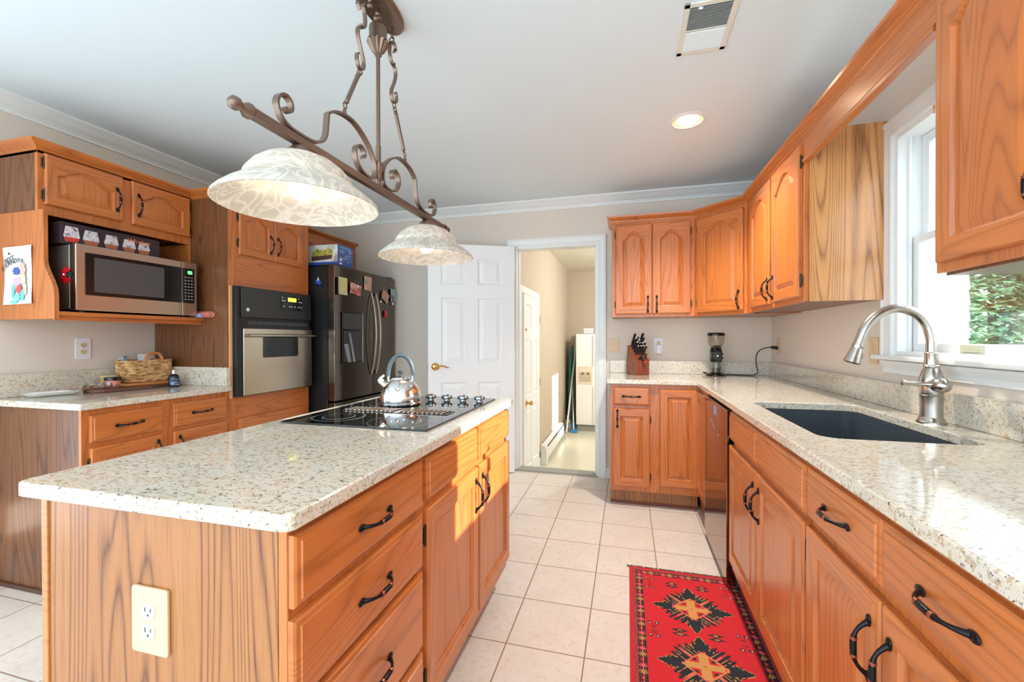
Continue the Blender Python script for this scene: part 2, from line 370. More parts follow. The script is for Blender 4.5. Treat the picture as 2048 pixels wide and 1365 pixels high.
slab('baseboard_back', (DX1 + cw, YW - .014, 0), (-.13, YW, .09), trim_m, 'short white baseboard right of the doorway', 'baseboard')
slab('baseboard_back_left', (-2.2, YW - .014, 0), (DX0 - cw, YW, .09), trim_m)
slab('baseboard_left', (XL, YB, 0), (XL + .014, 1.375, .10), trim_m, 'white baseboard on the left wall', 'baseboard')

# six-panel doors
def panel_door(name, W, H, T=.035, label=None, cat=None, loc=(0, 0, 0), rz=0., extra=None):
    """origin at hinge bottom, leaf along +x, thickness along y"""
    st = .112; mid = .105; pw = (W - 2 * st - mid) / 2
    xs = [(st, st + pw), (st + pw + mid, W - st)]; zs = [(.23, .82), (.98, 1.56), (1.68, H - .12)] if extra is None else extra
    xc = sorted({0, W, *[v for a in xs for v in a]}); zc = sorted({0, H, *[v for a in zs for v in a]})
    m = M()
    for side in (0, 1):
        y0 = 0 if side == 0 else T; s = 1 if side == 0 else -1
        for i in range(len(xc) - 1):
            for j in range(len(zc) - 1):
                a, b, c, d = xc[i], xc[i + 1], zc[j], zc[j + 1]
                if (a, b) in xs and (c, d) in zs:
                    Ls = []
                    for ins, dep in ((0, 0), (.012, .010), (.022, .010), (.05, .002)):
                        Ls.append([(a + ins, y0 + s * dep, c + ins), (b - ins, y0 + s * dep, c + ins), (b - ins, y0 + s * dep, d - ins), (a + ins, y0 + s * dep, d - ins)])
                    m.loops(Ls, cap0=False)
                else: m.face([m.pt((a, y0, c)), m.pt((b, y0, c)), m.pt((b, y0, d)), m.pt((a, y0, d))])
    i = len(m.v)
    for p in ((0, 0, 0), (W, 0, 0), (W, 0, H), (0, 0, H), (0, T, 0), (W, T, 0), (W, T, H), (0, T, H)): m.pt(p)
    for q in ((0, 1, 5, 4), (1, 2, 6, 5), (2, 3, 7, 6), (3, 0, 4, 7)): m.face([i + k for k in q])
    r = thing(name, label, cat, loc, rz); r['kind'] = 'structure'
    m.build('leaf', door_m, r); return r
# open door: hinge at the left jamb, leaf swung back against the wall
ang = PI + math.radians(25.5)
d1 = panel_door('door_1', .762, 2.03, label='white six-panel door standing open beside the doorway', cat='door', loc=(DX0 + .002, YW - .045, .008), rz=ang)
# lever handle, on the room side (leaf back face after the swing is local y=T)
m = M(); m.lathe([(.0, .035), (.033, .035), (.033, .041), (.022, .050), (.012, .052), (.010, .075), (0, .076)], (.70, 0, .96), 24, 'y')
m.tube([(.70, .07, .96), (.68, .073, .962), (.655, .073, .968), (.63, .072, .966), (.60, .071, .955), (.585, .071, .950)], [.011, .010, .008, .007, .006, .005], 10)
m.build('lever_handle', brass, d1, smooth=50)
BX((.7615, .008, .93), (.764, .027, .99)).build('latch_plate', mblack, d1)
for hz in (.2, 1.0, 1.8): BX((-.006, .028, hz), (.004, .042, hz + .09)).build('hinge', vinyl_m, d1, bevel=.002)
# laundry door on the left wall of the far room
d2 = panel_door('door_2', .80, 2.03, label='white six-panel door in the left wall beyond the doorway', cat='door', loc=(LX0 + .014, 4.29, LZ + .005), rz=PI / 2, extra=[(.2, .82), (.95, 1.55), (1.68, 1.93)])
d2.location = (LX0 + .036, 4.29, LZ + .005)
m = M(); m.lathe([(0, 0), (.03, 0), (.03, -.006), (.012, -.014), (.012, -.034), (.026, -.046), (.028, -.058), (.018, -.066), (0, -.068)], (.10, 0, .89), 20, 'y'); m.build('knob', brass, d2, smooth=50)
m = M(); m.lathe([(0, 0), (.014, 0), (.012, -.012), (0, -.014)], (.07, 0, 1.66), 14, 'y'); m.build('door_bolt', brass, d2, smooth=50)
for hz in (.2, 1.0, 1.75): BX((.795, -.012, hz), (.81, .0, hz + .09)).build('hinge', steel, d2, bevel=.002)
m = M()
for a, b in (((LX0, 4.21, LZ), (LX0 + .02, 4.285, LZ + 2.12)), ((LX0, 5.105, LZ), (LX0 + .02, 5.175, LZ + 2.12)), ((LX0, 4.285, LZ + 2.045), (LX0 + .02, 5.105, LZ + 2.12))): m.box(a, b)
struct(m.build('trim_6', trim_m, bevel=.004), 'white casing around the far room side door', 'trim')
slab('baseboard_laundry', (LX0, 5.175, LZ), (LX0 + .014, LYE, LZ + .09), trim_m)

# sink window
def window(name, label, X, s, y0, y1, z0, z1, zm, th=.14, stool=True, dbl=True):
    r = thing(name, label, 'window', (X, (y0 + y1) / 2, z0)); r['kind'] = 'structure'
    cy = (y0 + y1) / 2; h = z1 - z0; a, b = y0 - cy, y1 - cy
    m = M()
    if s > 0: mitre_casing(m, a, b, 0, h, 0, .07, 'x')
    else:
        L = []
        for X_, Z_, sx_, sz in ((a, 0, -1, 0), (a, h, -1, 1), (b, h, 1, 1), (b, 0, 1, 0)): L.append([(-v, X_ + sx_ * u, Z_ + sz * u) for u, v in casing_prof(.07)])
        m.loops(L)
    m.build('casing', trim_m, r)
    m = M(); q = .02
    m.box((0, a, q), (s * th, a + q, h - q)); m.box((0, b - q, q), (s * th, b, h - q)); m.box((0, a, h - q), (s * th, b, h)); m.box((0, a, 0), (s * th, b, q))
    m.box((s * .035, a + q + .0002, q + .0002), (s * .045, a + q + .012, h - q - .0002)); m.box((s * .035, b - q - .012, q + .0002), (s * .045, b - q - .0002, h - q - .0002))
    m.build('jamb', vinyl_m, r)
    if stool:
        m = M(); m.box((-s * .04, a - .105, -.018), (s * .05, b + .105, .001)); m.build('stool', trim_m, r, bevel=.005)
        m = M(); m.prism([(0, -.02), (-s * .018, -.022), (-s * .016, -.035), (-s * .006, -.055), (-s * .008, -.075), (0, -.078)], 'y', a - .07, b + .07); 
        m.v = [(x, y, z) for (x, y, z) in m.v]; m.build('apron', trim_m, r)
    q2 = .043
    def sash(xa, xb, za, zb, bot, top, nm):
        m = M(); ya, yb = a + q, b - q
        m.box((xa, ya, za), (xb, ya + q2, zb)); m.box((xa, yb - q2, za), (xb, yb, zb)); m.box((xa, ya + q2, za), (xb, yb - q2, za + bot)); m.box((xa, ya + q2, zb - top), (xb, yb - q2, zb))
        o = m.build(nm, vinyl_m, r, bevel=.004)
        xm = (xa + xb) / 2
        BX((xm - .002, ya + q2 - .004, za + bot - .004), (xm + .002, yb - q2 + .004, zb - top + .004)).build('pane', pane_m, o); return o
    lo = sash(s * .05, s * .08, q * .6, zm - z0 + .016, .042, .032, 'lower_sash')
    sash(s * .084, s * .114, zm - z0 - .016, h - q, .032, .04, 'upper_sash')
    return r, lo
win, lo = window('window_1', 'white double-hung window over the kitchen sink', XW, 1, WY0, WY1, WZ0, WZ1, 1.615)
m = M(); m.box((.046, -.02, .018), (.051, .085, .05)); m.box((.047, -.01, .026), (.04, .075, .030)); m.build('sash_lift', flat('aged_white_metal', (200, 200, 176), .4), win, bevel=.002)
m = M(); m.tube([(-.012, .12 + .0, WZ1 - WZ0 + .0), (-.012, .12, WZ1 - WZ0 - .02), (-.008, .126, WZ1 - WZ0 - .03)], .002, 8); m.build('curtain_hook', brass, win, smooth=50)
window('window_2', 'white window in the left wall nearer than the cabinets', XL, -1, LY0, LY1, LZ0, LZ1, 1.12, .1)
# laundry window with muntins
w3 = thing('window_3', 'white divided window in the far room', 'window', (LXR, (ly0 + ly1) / 2, lz0)); w3['kind'] = 'structure'
m = M(); hw = (ly1 - ly0) / 2; hh = lz1 - lz0
for a, b in (((.02, -hw, 0), (.06, -hw + .03, hh)), ((.02, hw - .03, 0), (.06, hw, hh)), ((.02, -hw, 0), (.06, hw, .03)), ((.02, -hw, hh - .03), (.06, hw, hh)), ((.03, -.01, 0), (.05, .01, hh))): m.box(a, b)
for k in (1, 2): m.box((.03, -hw, hh * k / 3 - .01), (.05, hw, hh * k / 3 + .01))
m.build('sash', vinyl_m, w3); BX((.038, -hw + .02, .02), (.042, hw - .02, hh - .02)).build('pane', pane_m, w3)

# outdoors
g = BX((LXR + .1, -12, -.75), (30, 30, -.6)).build('ground', paint('lawn_green', (96, 120, 60), .9, .4)); struct(g, 'green lawn outside the sink window', 'ground')
leafm = NT('evergreen_leaves'); _c = leafm.ramp(leafm.noise(leafm.coord(), 7, 2, .5, .3), [(.3, lin((96, 150, 120))), (.5, lin((150, 196, 156))), (.7, lin((205, 230, 196)))])
leafm.t.links.new(leafm.n('ShaderNodeMixShader', {0: .45, 1: leafm.n('ShaderNodeBsdfDiffuse', {0: _c}).outputs[0], 2: leafm.n('ShaderNodeBsdfTranslucent', {0: _c}).outputs[0]}).outputs[0], leafm.out.inputs[0]); leafm = leafm.m; bark = flat('bark', (90, 74, 60), .9)
def bush(x, y, rad, h, n, label):
    r = thing('evergreen_tree', label, 'tree', (x, y, -.6), group='trees outside the sink window')
    M().tube([(0, 0, 0), (.03, 0, h * .4), (0, .03, h * .8)], [.09, .06, .02], 8).build('trunk', bark, r, smooth=50)
    m = M(); rr = random.Random(int(x * 100 + y * 7))
    for i in range(n):
        a = rr.random() * 2 * PI; u = rr.random(); t = rr.random()
        z = h * (.05 + .95 * u); prof = (math.sin(PI * min(1, (u * .85 + .18)))) ** .6
        q = rad * prof * (.62 + .4 * t) * (1 + .18 * math.sin(3 * a + 5 * u) + .12 * math.sin(7 * a - 11 * u))
        p = Vector((q * math.cos(a), q * math.sin(a), z)); d = Vector((math.cos(a), math.sin(a), .2 + .5 * rr.random() - .5)).normalized()
        s_ = Vector((-d.y, d.x, 0)) + Vector((rr.gauss(0, .4), rr.gauss(0, .4), rr.gauss(0, .4))); s_.normalize(); L_ = .08 + .06 * rr.random(); W_ = .032 + .02 * rr.random()
        m.face([m.pt(p - s_ * W_), m.pt(p + d * L_ * .5 - Vector((0, 0, .02))), m.pt(p + s_ * W_), m.pt(p - d * L_ * .4)])
    o = m.build('foliage', leafm, r)
bush(3.55, 5.45, .80, 2.95, 14000, 'dense evergreen tree filling the sink window view right of the white siding')
bush(7.6, 7.6, 1.15, 3.4, 5000, 'evergreen tree outside, farther right behind the tree filling the window')
bush(5.4, 10.3, 1.2, 3.6, 5000, 'evergreen tree outside, farther left behind the tree filling the window')

# ================================================================ CABINET PARTS
def outline(W, H, fr, ins, arch, K):
    """inner opening outline, inset by ins; returns bottom row and top row of points (x, z)"""
    x0, x1 = fr + ins, W - fr - ins; hwid = (W / 2 - fr)
    bot = [(x0 + (x1 - x0) * k / K, fr + ins) for k in range(K + 1)]; top = []
    for k in range(K + 1):
        x = x0 + (x1 - x0) * k / K; u = abs(x - W / 2) / hwid
        s = 1 - .5 * (u / .6) ** 2 if u < .6 else .5 * max(0, 1 - (u - .6) / .45) ** 1.5
        top.append((x, H - fr - (arch if arch else 0) - ins + (arch * s if arch else 0)))
    return bot, top
def door_mesh(W, H, fr=.055, arch=0., t=.019, raised=True, y0=0.):
    K = 22 if arch else 1; m = M()
    def ring(b, tp, y): return [m.pt((x, y, z)) for x, z in b] , [m.pt((x, y, z)) for x, z in tp]
    xs = [k / K for k in range(K + 1)]
    def outer(i, y): return ring([(i + (W - 2 * i) * u, i) for u in xs], [(i + (W - 2 * i) * u, H - i) for u in xs], y)
    seq = [outer(0, y0), outer(0, y0 - t + .006), outer(.0035, y0 - t + .0012), outer(.007, y0 - t)]
    if raised: spec = ((0, 0), (.004, .009), (.009, .0105), (.034, .002))
    else: spec = ((0, 0), (.004, .003), (.007, .009), (.008, .0085))
    for ins, d in spec:
        b, tp = outline(W, H, fr, ins, arch, K); seq.append(ring(b, tp, y0 - t + d))
    b, tp = seq[0]; m.face(b + tp[::-1], 0)
    for i in range(len(seq) - 1):
        (b0, t0), (b1, t1) = seq[i], seq[i + 1]; hm = 1 if i < 4 else 0
        for k in range(K):
            m.face((b0[k], b0[k + 1], b1[k + 1], b1[k]), hm); m.face((t0[k], t0[k + 1], t1[k + 1], t1[k]), hm)
        m.face((b0[0], t0[0], t1[0], b1[0]), 0); m.face((b0[K], t0[K], t1[K], b1[K]), 0)
    b, tp = seq[-1]
    for k in range(K): m.face((b[k], b[k + 1], tp[k + 1], tp[k]), 0)
    # seams between stile and rail
    return m
def drawer_mesh(W, H, t=.019):
    m = M()
    L = []
    for i, y in ((0, 0), (0, -t + .008), (.004, -t + .0045), (.012, -t + .003), (.0135, -t), ):
        L.append([(i, y, i), (W - i, y, i), (W - i, y, H - i), (i, y, H - i)])
    m.loops(L); return m
# bow pull, built once: length along x, stands off towards -y
def pull_mesh():
    m = M(); hl = .052
    path = []; rad = []
    for k in range(25):
        u = -1 + 2 * k / 24; x = u * hl
        y = -.003 - .024 * (1 - abs(u) ** 3.2) ; path.append((x, y, 0))
        a = abs(u); r = .0062 if a < .25 else (.0058 - .0022 * (a - .25) / .35 if a < .6 else .0036 + .0022 * ((a - .6) / .4) ** 2)
        rad.append(r)
    m.tube(path, rad, 10, mi=0)
    for s in (-1, 1):
        m.sphere((s * (hl + .004), -.002, 0), .010, 8, (1.25, .38, .85), mi=0)
        for q in (.30, .36): m.tube([(s * hl * q - .0009, -.0265, 0), (s * hl * q + .0009, -.0265, 0)], .0066, 12, mi=1)
    return m
_p = pull_mesh().build('handle', [black_m, copper_m], smooth=50); PULL = _p.data; bpy.data.objects.remove(_p)
def pull(parent, x, z, vertical=False, y=-.019, sc=1.):
    o = bpy.data.objects.new('handle', PULL); COL.objects.link(o); o.parent = parent; o.location = (x, y, z); o.scale = (sc,) * 3
    o.rotation_euler = (0, PI / 2, 0) if vertical else (0, 0, 0); return o
def hinge_mesh():
    m = M(); m.tube([(0, -.004, -.026), (0, -.004, .026)], [.0045] * 2, 10); m.sphere((0, -.004, .028), .0045, 6); m.sphere((0, -.004, -.028), .0045, 6)
    m.box((-.009, -.004, -.022), (.0, .0, .022)); return m
_p = hinge_mesh().build('hinge', hinge_m, smooth=50); HINGE = _p.data; bpy.data.objects.remove(_p)
def hinge(parent, x, z, flip=False, y=-.004):
    o = bpy.data.objects.new('hinge', HINGE); COL.objects.link(o); o.parent = parent; o.location = (x, y, z); o.scale = (-1 if flip else 1, 1, 1); return o
def door(parent, x0, x1, z0, z1, arch=0., handle=None, hz=None, hinges=None, raised=True, fr=.055, name='door'):
    W, H = x1 - x0, z1 - z0
    o = door_mesh(W, H, fr, arch, raised=raised).build(name, [oakV, oakH], parent, (x0, -.0005, z0))
    if handle: pull(o, .030 if handle == 'l' else W - .030, hz - z0, True)
    if hinges:
        for q in (.075, H - .075) if H > .3 else (.045, H - .045): hinge(o, 0 if hinges == 'l' else W, q, hinges == 'r')
    return o
def drawer(parent, x0, x1, z0, z1, handle=True, name='drawer'):
    o = drawer_mesh(x1 - x0, z1 - z0).build(name, [oakH], parent, (x0, -.0005, z0))
    if handle: pull(o, (x1 - x0) / 2, (z1 - z0) / 2)
    return o
def body(parent, W, D, z0, z1, toe=0., side=venV, x0=0.):
    """carcase with face at y=0; mats: 0 oak face, 1 side"""
    m = M()
    if toe:
        m.prism([(0.019, toe), (D, toe), (D, z1), (0.019, z1)], 'x', x0, x0 + W, 1)
        m.prism([(.075, 0), (D, 0), (D, toe), (.075, toe)], 'x', x0, x0 + W, 1)
    else: m.prism([(.019, z0), (D, z0), (D, z1), (.019, z1)], 'x', x0, x0 + W, 1)
    o = m.build('carcase', [oakV, side], parent)
    f = BX((x0, 0, toe if toe else z0), (x0 + W, .019, z1)).build('face_frame', oakV, parent, bevel=.0015); return o
WCROWN = [(0, 0), (0, .012), (-.004, .014), (-.006, .022), (-.010, .024), (-.018, .032), (-.034, .040), (-.038, .044), (-.040, .056), (.02, .056), (.02, 0)]
def wood_crown(name, pts, z, label, parent=None):
    """profile swept along a plan polyline; room side is on the left of the walking direction"""
    P = [Vector((x, y)) for x, y in pts]; L = []
    for i, p in enumerate(P):
        dirs = []
        if i: dirs.append((P[i] - P[i - 1]).normalized())
        if i < len(P) - 1: dirs.append((P[i + 1] - P[i]).normalized())
        ns = [Vector((-d.y, d.x)) for d in dirs]; n = sum(ns, Vector((0, 0))); n.normalize(); k = 1 / max(.3, n.dot(ns[0]))
        L.append([(p.x + n.x * k * -u, p.y + n.y * k * -u, z + v) for u, v in WCROWN])
    mm = M(); mm.loops(L); o = mm.build(name, oakY, parent, smooth=20); return o

# ---------------------------------------------------------------- back wall and right wall base units
FB = YW - .617                      # face of the back run
FR = XW - .62                       # face of the right run
c = thing('base_cabinet', 'oak base cabinet against the back wall beside the doorway, one drawer over one door', 'cabinet', (-.125, FB, 0), 0, 'oak base cabinets')
body(c, .34, .61, 0, .885, .115)
drawer(c, .023, .276, .732, .862); door(c, .023, .276, .150, .706, handle='l', hz=.635, hinges='r', fr=.05)
BX((0, .066, 0), (.60, .074, .018)).build('shoe_moulding', flat('red_brown_shoe', (120, 60, 44), .4), c, bevel=.003)
c = thing('corner_base_cabinet', 'oak corner base cabinet with two hinged leaves meeting beside the dishwasher', 'cabinet', (.2155, FB, 0), 0, 'oak base cabinets')
m = M(); m.box((0, .019, .115), (.2615, .6, .885)); m.box((0, .075, 0), (.2615, .6, .115)); m.box((.2805, -.33, 0), (.86, .6, .885)); m.build('carcase', [venV], c)
m = M(); m.box((0, 0, .115), (.2615, .019, .885)); m.box((.2615, -.34, .115), (.2805, .019, .885)); m.build('face_frame', oakV, c)
door(c, .003, .258, .170, .850, fr=.05)
o = door_mesh(.30, .68, .045).build('door', [oakV, oakH], c, (.2610, -.018, .170), (0, 0, -PI / 2))
# dishwasher
c = thing('dishwasher', 'mirror-dark steel dishwasher under the right counter, next to the corner cabinet', 'dishwasher', (FR, 2.855, 0), -PI / 2)
m = M(); m.box((.004, .02, .02), (.606, .57, .868)); m.build('tub', dgrey, c)
m = M(); m.box((.004, -.022, .03), (.606, .019, .868)); dwd = m.build('door_panel', dwsteel, c, bevel=.004)
BX((.30, -.0235, .80), (.36, -.0215, .845)).build('display', flat('blue_display_sticker', (120, 170, 205), .3), dwd)
for k, (dx, dz) in enumerate(((.215, .745), (.245, .735), (.275, .727), (.305, .72), (.40, .70))): BX((dx, -.0228, dz), (dx + .006, -.0215, dz + .007)).build('indicator', wplast, dwd)
# sink base, 30 in base, next base
c = thing('sink_base_cabinet', 'oak sink base cabinet under the window with two false drawer fronts and paired doors', 'cabinet', (FR, 2.235, 0), -PI / 2, 'oak base cabinets')
# hollow so the basin hangs inside
m = M(); m.box((0, .019, .115), (.018, .6, .66)); m.box((.898, .019, .115), (.916, .6, .66)); m.box((0, .58, .115), (.916, .6, .66)); m.box((.018, .019, .115), (.898, .58, .135)); m.box((0, .075, 0), (.916, .6, .115)); m.build('carcase', [venV], c)
m = M(); m.box((0, 0, .115), (.916, .019, .20)); m.box((0, 0, .68), (.916, .019, .76)); m.box((0, 0, .84), (.916, .019, .885)); m.box((0, 0, .2), (.04, .019, .84)); m.box((.88, 0, .2), (.916, .019, .84)); m.box((.42, 0, .2), (.50, .019, .84)); m.box((.04, .006, .2), (.88, .019, .84)); m.build('face_frame', oakV, c)
drawer(c, .022, .456, .738, .866, False, 'false_drawer_front'); drawer(c, .468, .911, .738, .866, False, 'false_drawer_front')
door(c, .024, .456, .165, .712, handle='r', hz=.60, fr=.052); door(c, .468, .904, .165, .712, handle='l', hz=.60, hinges='r', fr=.052)
c = thing('base_cabinet', 'oak base cabinet right of the sink base, two handled drawers over paired doors', 'cabinet', (FR, 1.318, 0), -PI / 2, 'oak base cabinets')
body(c, .716, .60, 0, .885, .115)
drawer(c, .006, .353, .738, .866); drawer(c, .357, .71, .738, .866)
door(c, .006, .353, .165, .712, handle='r', hz=.60, fr=.052); door(c, .362, .71, .165, .712, handle='l', hz=.60, hinges='r', fr=.052)
c = thing('base_cabinet', 'oak base cabinet nearest the camera under the right counter', 'cabinet', (FR, .601, 0), -PI / 2, 'oak base cabinets')
body(c, .80, .60, 0, .885, .115); drawer(c, .012, .39, .738, .866); drawer(c, .405, .788, .738, .866); door(c, .012, .39, .165, .712, handle='r', hz=.60); door(c, .405, .788, .165, .712, handle='l', hz=.60)

# countertop, L-shaped, with the sink cut-out
SX0, SX1, SY0, SY1 = .556, .965, 1.465, 2.225
def plate_with_hole(m, poly_out, hole, z0, z1):
    """outer polygon and hole both same number of points, bridged"""
    n = len(poly_out); A = [[m.pt((x, y, z)) for x, y in poly_out] for z in (z0, z1)]; B = [[m.pt((x, y, z)) for x, y in hole] for z in (z0, z1)]
    for k in range(n):
        j = (k + 1) % n
        m.face((A[1][k], A[1][j], B[1][j], B[1][k])); m.face((A[0][j], A[0][k], B[0][k], B[0][j]))
        m.face((A[0][k], A[0][j], A[1][j], A[1][k])); m.face((B[0][j], B[0][k], B[1][k], B[1][j]))
CE = XW - .645
def counter_mesh():
    import bmesh
    h = rrect(SX0, SY0, SX1, SY1, .055, 6)
    out = [(CE, -.25), (XW - .001, -.25), (XW - .001, YW - .001), (-.146, YW - .001), (-.146, YW - .645), (CE, YW - .645)]
    bm = bmesh.new(); ed = []
    for P in (out, h):
        vs = [bm.verts.new((x, y, CT)) for x, y in P]; ed += [bm.edges.new((vs[i], vs[(i + 1) % len(vs)])) for i in range(len(vs))]
    bmesh.ops.triangle_fill(bm, edges=ed, use_beauty=True, use_dissolve=False)
    bmesh.ops.dissolve_limit(bm, angle_limit=.01, verts=bm.verts, edges=bm.edges)
    ex = bmesh.ops.extrude_face_region(bm, geom=list(bm.faces)); bmesh.ops.translate(bm, verts=[v for v in ex['geom'] if isinstance(v, bmesh.types.BMVert)], vec=(0, 0, -.031))
    bmesh.ops.recalc_face_normals(bm, faces=bm.faces); me = bpy.data.meshes.new('countertop'); bm.to_mesh(me); bm.free(); me.materials.append(granite_m)
    o = bpy.data.objects.new('countertop', me); COL.objects.link(o); q = o.modifiers.new('bevel', 'BEVEL'); q.width = .004; q.segments = 3; q.limit_method = 'ANGLE'; q.angle_limit = math.radians(50); return o
tag(counter_mesh(), 'L-shaped cream speckled granite countertop with the undermount sink opening', 'countertop')
SPZ = 1.022
m = M(); m.prism([(XW - .001, -.25), (XW - .001, YW - .001), (-.146, YW - .001), (-.146, YW - .030), (XW - .030, YW - .030), (XW - .030, -.25)], 'z', CT + .0005, SPZ)
tag(m.build('backsplash', granite_m, bevel=.002), 'low speckled granite backsplash along the back and right walls', 'backsplash')
# sink basin
r = thing('kitchen_sink', 'dark grey composite undermount sink set into the right counter', 'sink', ((SX0 + SX1) / 2, (SY0 + SY1) / 2, CT - .031))
m = M(); L = []
for e, z in ((.025, 0.), (.025, -.012), (.008, -.012), (.008, -.0)): L.append([(x - (SX0 + SX1) / 2, y - (SY0 + SY1) / 2, z) for x, y in rrect(SX0 - e, SY0 - e, SX1 + e, SY1 + e, .05 + e)])
L = [];
for e, z, rr_ in ((.022, -.001, .07), (-.003, -.001, .05), (-.003, -.19, .05), (-.02, -.205, .04)): L.append([(x - (SX0 + SX1) / 2, y - (SY0 + SY1) / 2, z) for x, y in rrect(SX0 - e, SY0 - e, SX1 + e, SY1 + e, rr_)])
m.loops(L, cap0=False); o = m.build('basin', sinkm, r, smooth=40); q = o.modifiers.new('solid', 'SOLIDIFY'); q.thickness = -.006
m = M(); m.lathe([(0, -.204), (.04, -.204), (.045, -.2)], (0, 0, 0), 24); m.build('drain', steel, r, smooth=40)
# faucet
FX, FY = 1.011, 1.808
SPOUT = [(0, 0, .24), (0, 0, .262), (-.001, 0, .290), (-.014, 0, .339), (-.045, 0, .379), (-.098, 0, .398), (-.153, 0, .378), (-.190, 0, .337), (-.208, 0, .294), (-.218, 0, .262)]
r = thing('faucet', 'brushed nickel gooseneck pull-down faucet behind the sink', 'faucet', (FX, FY, CT))
m = M(); m.lathe([(0, 0), (.040, 0), (.040, .006), (.035, .012), (.034, .018), (.031, .022), (.030, .060), (.032, .090), (.033, .096), (.031, .099), (.035, .125), (.034, .150), (.026, .178), (.021, .190), (.0225, .193), (.0225, .198), (.020, .201), (.0185, .235), (.0195, .238), (.0195, .242), (.0165, .245)], n=32); m.build('body', nickel, r, smooth=35)
path = [Vector(p) for p in SPOUT]
m = M(); m.tube(smooth_path(path, 5), .0155, 16); m.build('spout', nickel, r, smooth=50)
e = path[-1]; d = (path[-1] - path[-2]).normalized()
m = M(); m.tube([e + d * q for q in (-.010, -.006, .0, .003, .006, .025, .045, .058, .061)], [.0185, .019, .019, .0175, .018, .0205, .0245, .027, .022], 20); m.build('spray_head', nickel, r, smooth=40)
m = M(); m.tube([e + d * .030 + Vector((.019, 0, .006)), e + d * .050 + Vector((.024, 0, .006))], .006, 10); m.build('spray_button', dgrey, r, smooth=40)
m = M(); m.lathe([(0, .028), (.020, .026), (.023, .02), (.024, -.02), (.026, -.035), (.022, -.052), (.012, -.062), (0, -.064)], (0, -.012, .135), 24, 'y'); m.build('valve', nickel, r, smooth=50)
m = M(); m.tube([(-.005, -.035, .137), (-.03, -.035, .137), (-.035, -.035, .137), (-.07, -.035, .139), (-.092, -.035, .141), (-.094, -.035, .141), (-.102, -.035, .142), (-.106, -.035, .142)], [.013, .012, .008, .0065, .006, .009, .0095, .004], 14); m.build('lever', nickel, r, smooth=50)

# ---------------------------------------------------------------- right side upper units
UZ0, UZ1 = 1.378, 2.112; UD = .318
c = thing('wall_cabinet', 'oak wall cabinet on the back wall with paired arched doors above the knife block', 'cabinet', (-.120, YW - UD - .001, 0), 0, 'oak wall cabinets')
body(c, .61, UD, UZ0, UZ1); 
door(c, .028, .300, 1.402, 2.098, .074, 'r', 1.475, 'l'); door(c, .305, .578, 1.402, 2.098, .074, 'l', 1.475, 'r')
# diagonal corner
cx0, cy0, cx1, cy1 = .4905, YW - UD - .001, XW - UD - .001, 3.211
c = thing('corner_wall_cabinet', 'diagonal oak corner wall cabinet with one wide arched door above the coffee grinder', 'cabinet', (cx0, cy0, 0), math.atan2(cy1 - cy0, cx1 - cx0), 'oak wall cabinets')
dl = math.hypot(cx1 - cx0, cy1 - cy0); ca, sa = math.cos(-c.rotation_euler.z), math.sin(-c.rotation_euler.z)
def loc2(x, y): x -= cx0; y -= cy0; return (x * ca - y * sa, x * sa + y * ca)
P = [loc2(*p) for p in ((cx0 + .0140, cy0 + .0134), (cx1 + .0134, cy1 + .0140), (XW - .001, cy1 + .001), (XW - .001, YW - .001), (cx0 + .001, YW - .001), (cx0 + .001, cy0 + .026))]
M().prism(P, 'z', UZ0, UZ1).build('carcase', venV, c); BX((.001, 0, UZ0), (dl - .001, .018, UZ1)).build('face_frame', oakV, c)
door(c, .026, dl - .022, 1.402, 2.098, .074, 'r', 1.475, 'l')
# right wall pair by the window
c = thing('wall_cabinet', 'oak wall cabinet left of the sink window, large grained end panel coloured as lit', 'cabinet', (XW - UD - .001, 3.210, 0), -PI / 2, 'oak wall cabinets')
WW = 3.210 - 2.247
m = M(); m.box((0, .019, UZ0 + .02), (WW - .001, UD, UZ1)); m.build('carcase', venV, c)
BX((0, 0, UZ0), (WW, .019, UZ1)).build('face_frame', oakV, c, bevel=.0015)
BX((WW - .001, .019, UZ0), (WW + .004, UD, UZ1 + .045)).build('end_panel', wood('lit_oak_veneer', 'z', (222, 160, 98), (206, 134, 72), (124, 70, 30), rough=.25, bands=40, amount=.75, coat=.6, width=.7), c)  # veneer toned paler to carry the light falling on this panel
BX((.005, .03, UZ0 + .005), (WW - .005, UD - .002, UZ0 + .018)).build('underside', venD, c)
door(c, .122, .515, 1.402, 2.098, .074, 'r', 1.485, None); door(c, .555, .945, 1.402, 2.098, .074, 'l', 1.485, 'r')
c = thing('wall_cabinet', 'oak wall cabinet at the right edge, nearest the camera beside the window', 'cabinet', (XW - UD - .001, 1.374, 0), -PI / 2, 'oak wall cabinets')
body(c, .74, UD, UZ0, UZ1, side=venV); door(c, .024, .356, 1.402, 2.098, .074, 'r', 1.50, 'l'); door(c, .382, .716, 1.402, 2.098, .074, 'l', 1.50, 'r')
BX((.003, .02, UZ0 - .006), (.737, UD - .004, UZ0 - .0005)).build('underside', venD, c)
# valance across the window and crown along the whole run
vx = XW - UD - .001
m = M(); m.box((vx, 1.375, 2.034), (vx + .019, 2.2465, 2.112)); v = m.build('window_valance', oakY)
tag(v, 'straight oak valance board bridging the cabinets over the window', 'valance')
m = M(); m.prism([(vx - .008, 2.012), (vx + .020, 2.012), (vx + .020, 2.033), (vx - .004, 2.033), (vx - .009, 2.024)], 'y', 1.376, 2.2455); m.build('lower_bead', oakY, v)
cr = wood_crown('cabinet_crown', [(XW - UD - .001, .634), (XW - UD - .001, 3.211), (cx0, cy0), (-.120, cy0), (-.120, YW)], 2.1125, '')
tag(cr, 'stained oak crown moulding capping the back and right wall cabinets', 'moulding')

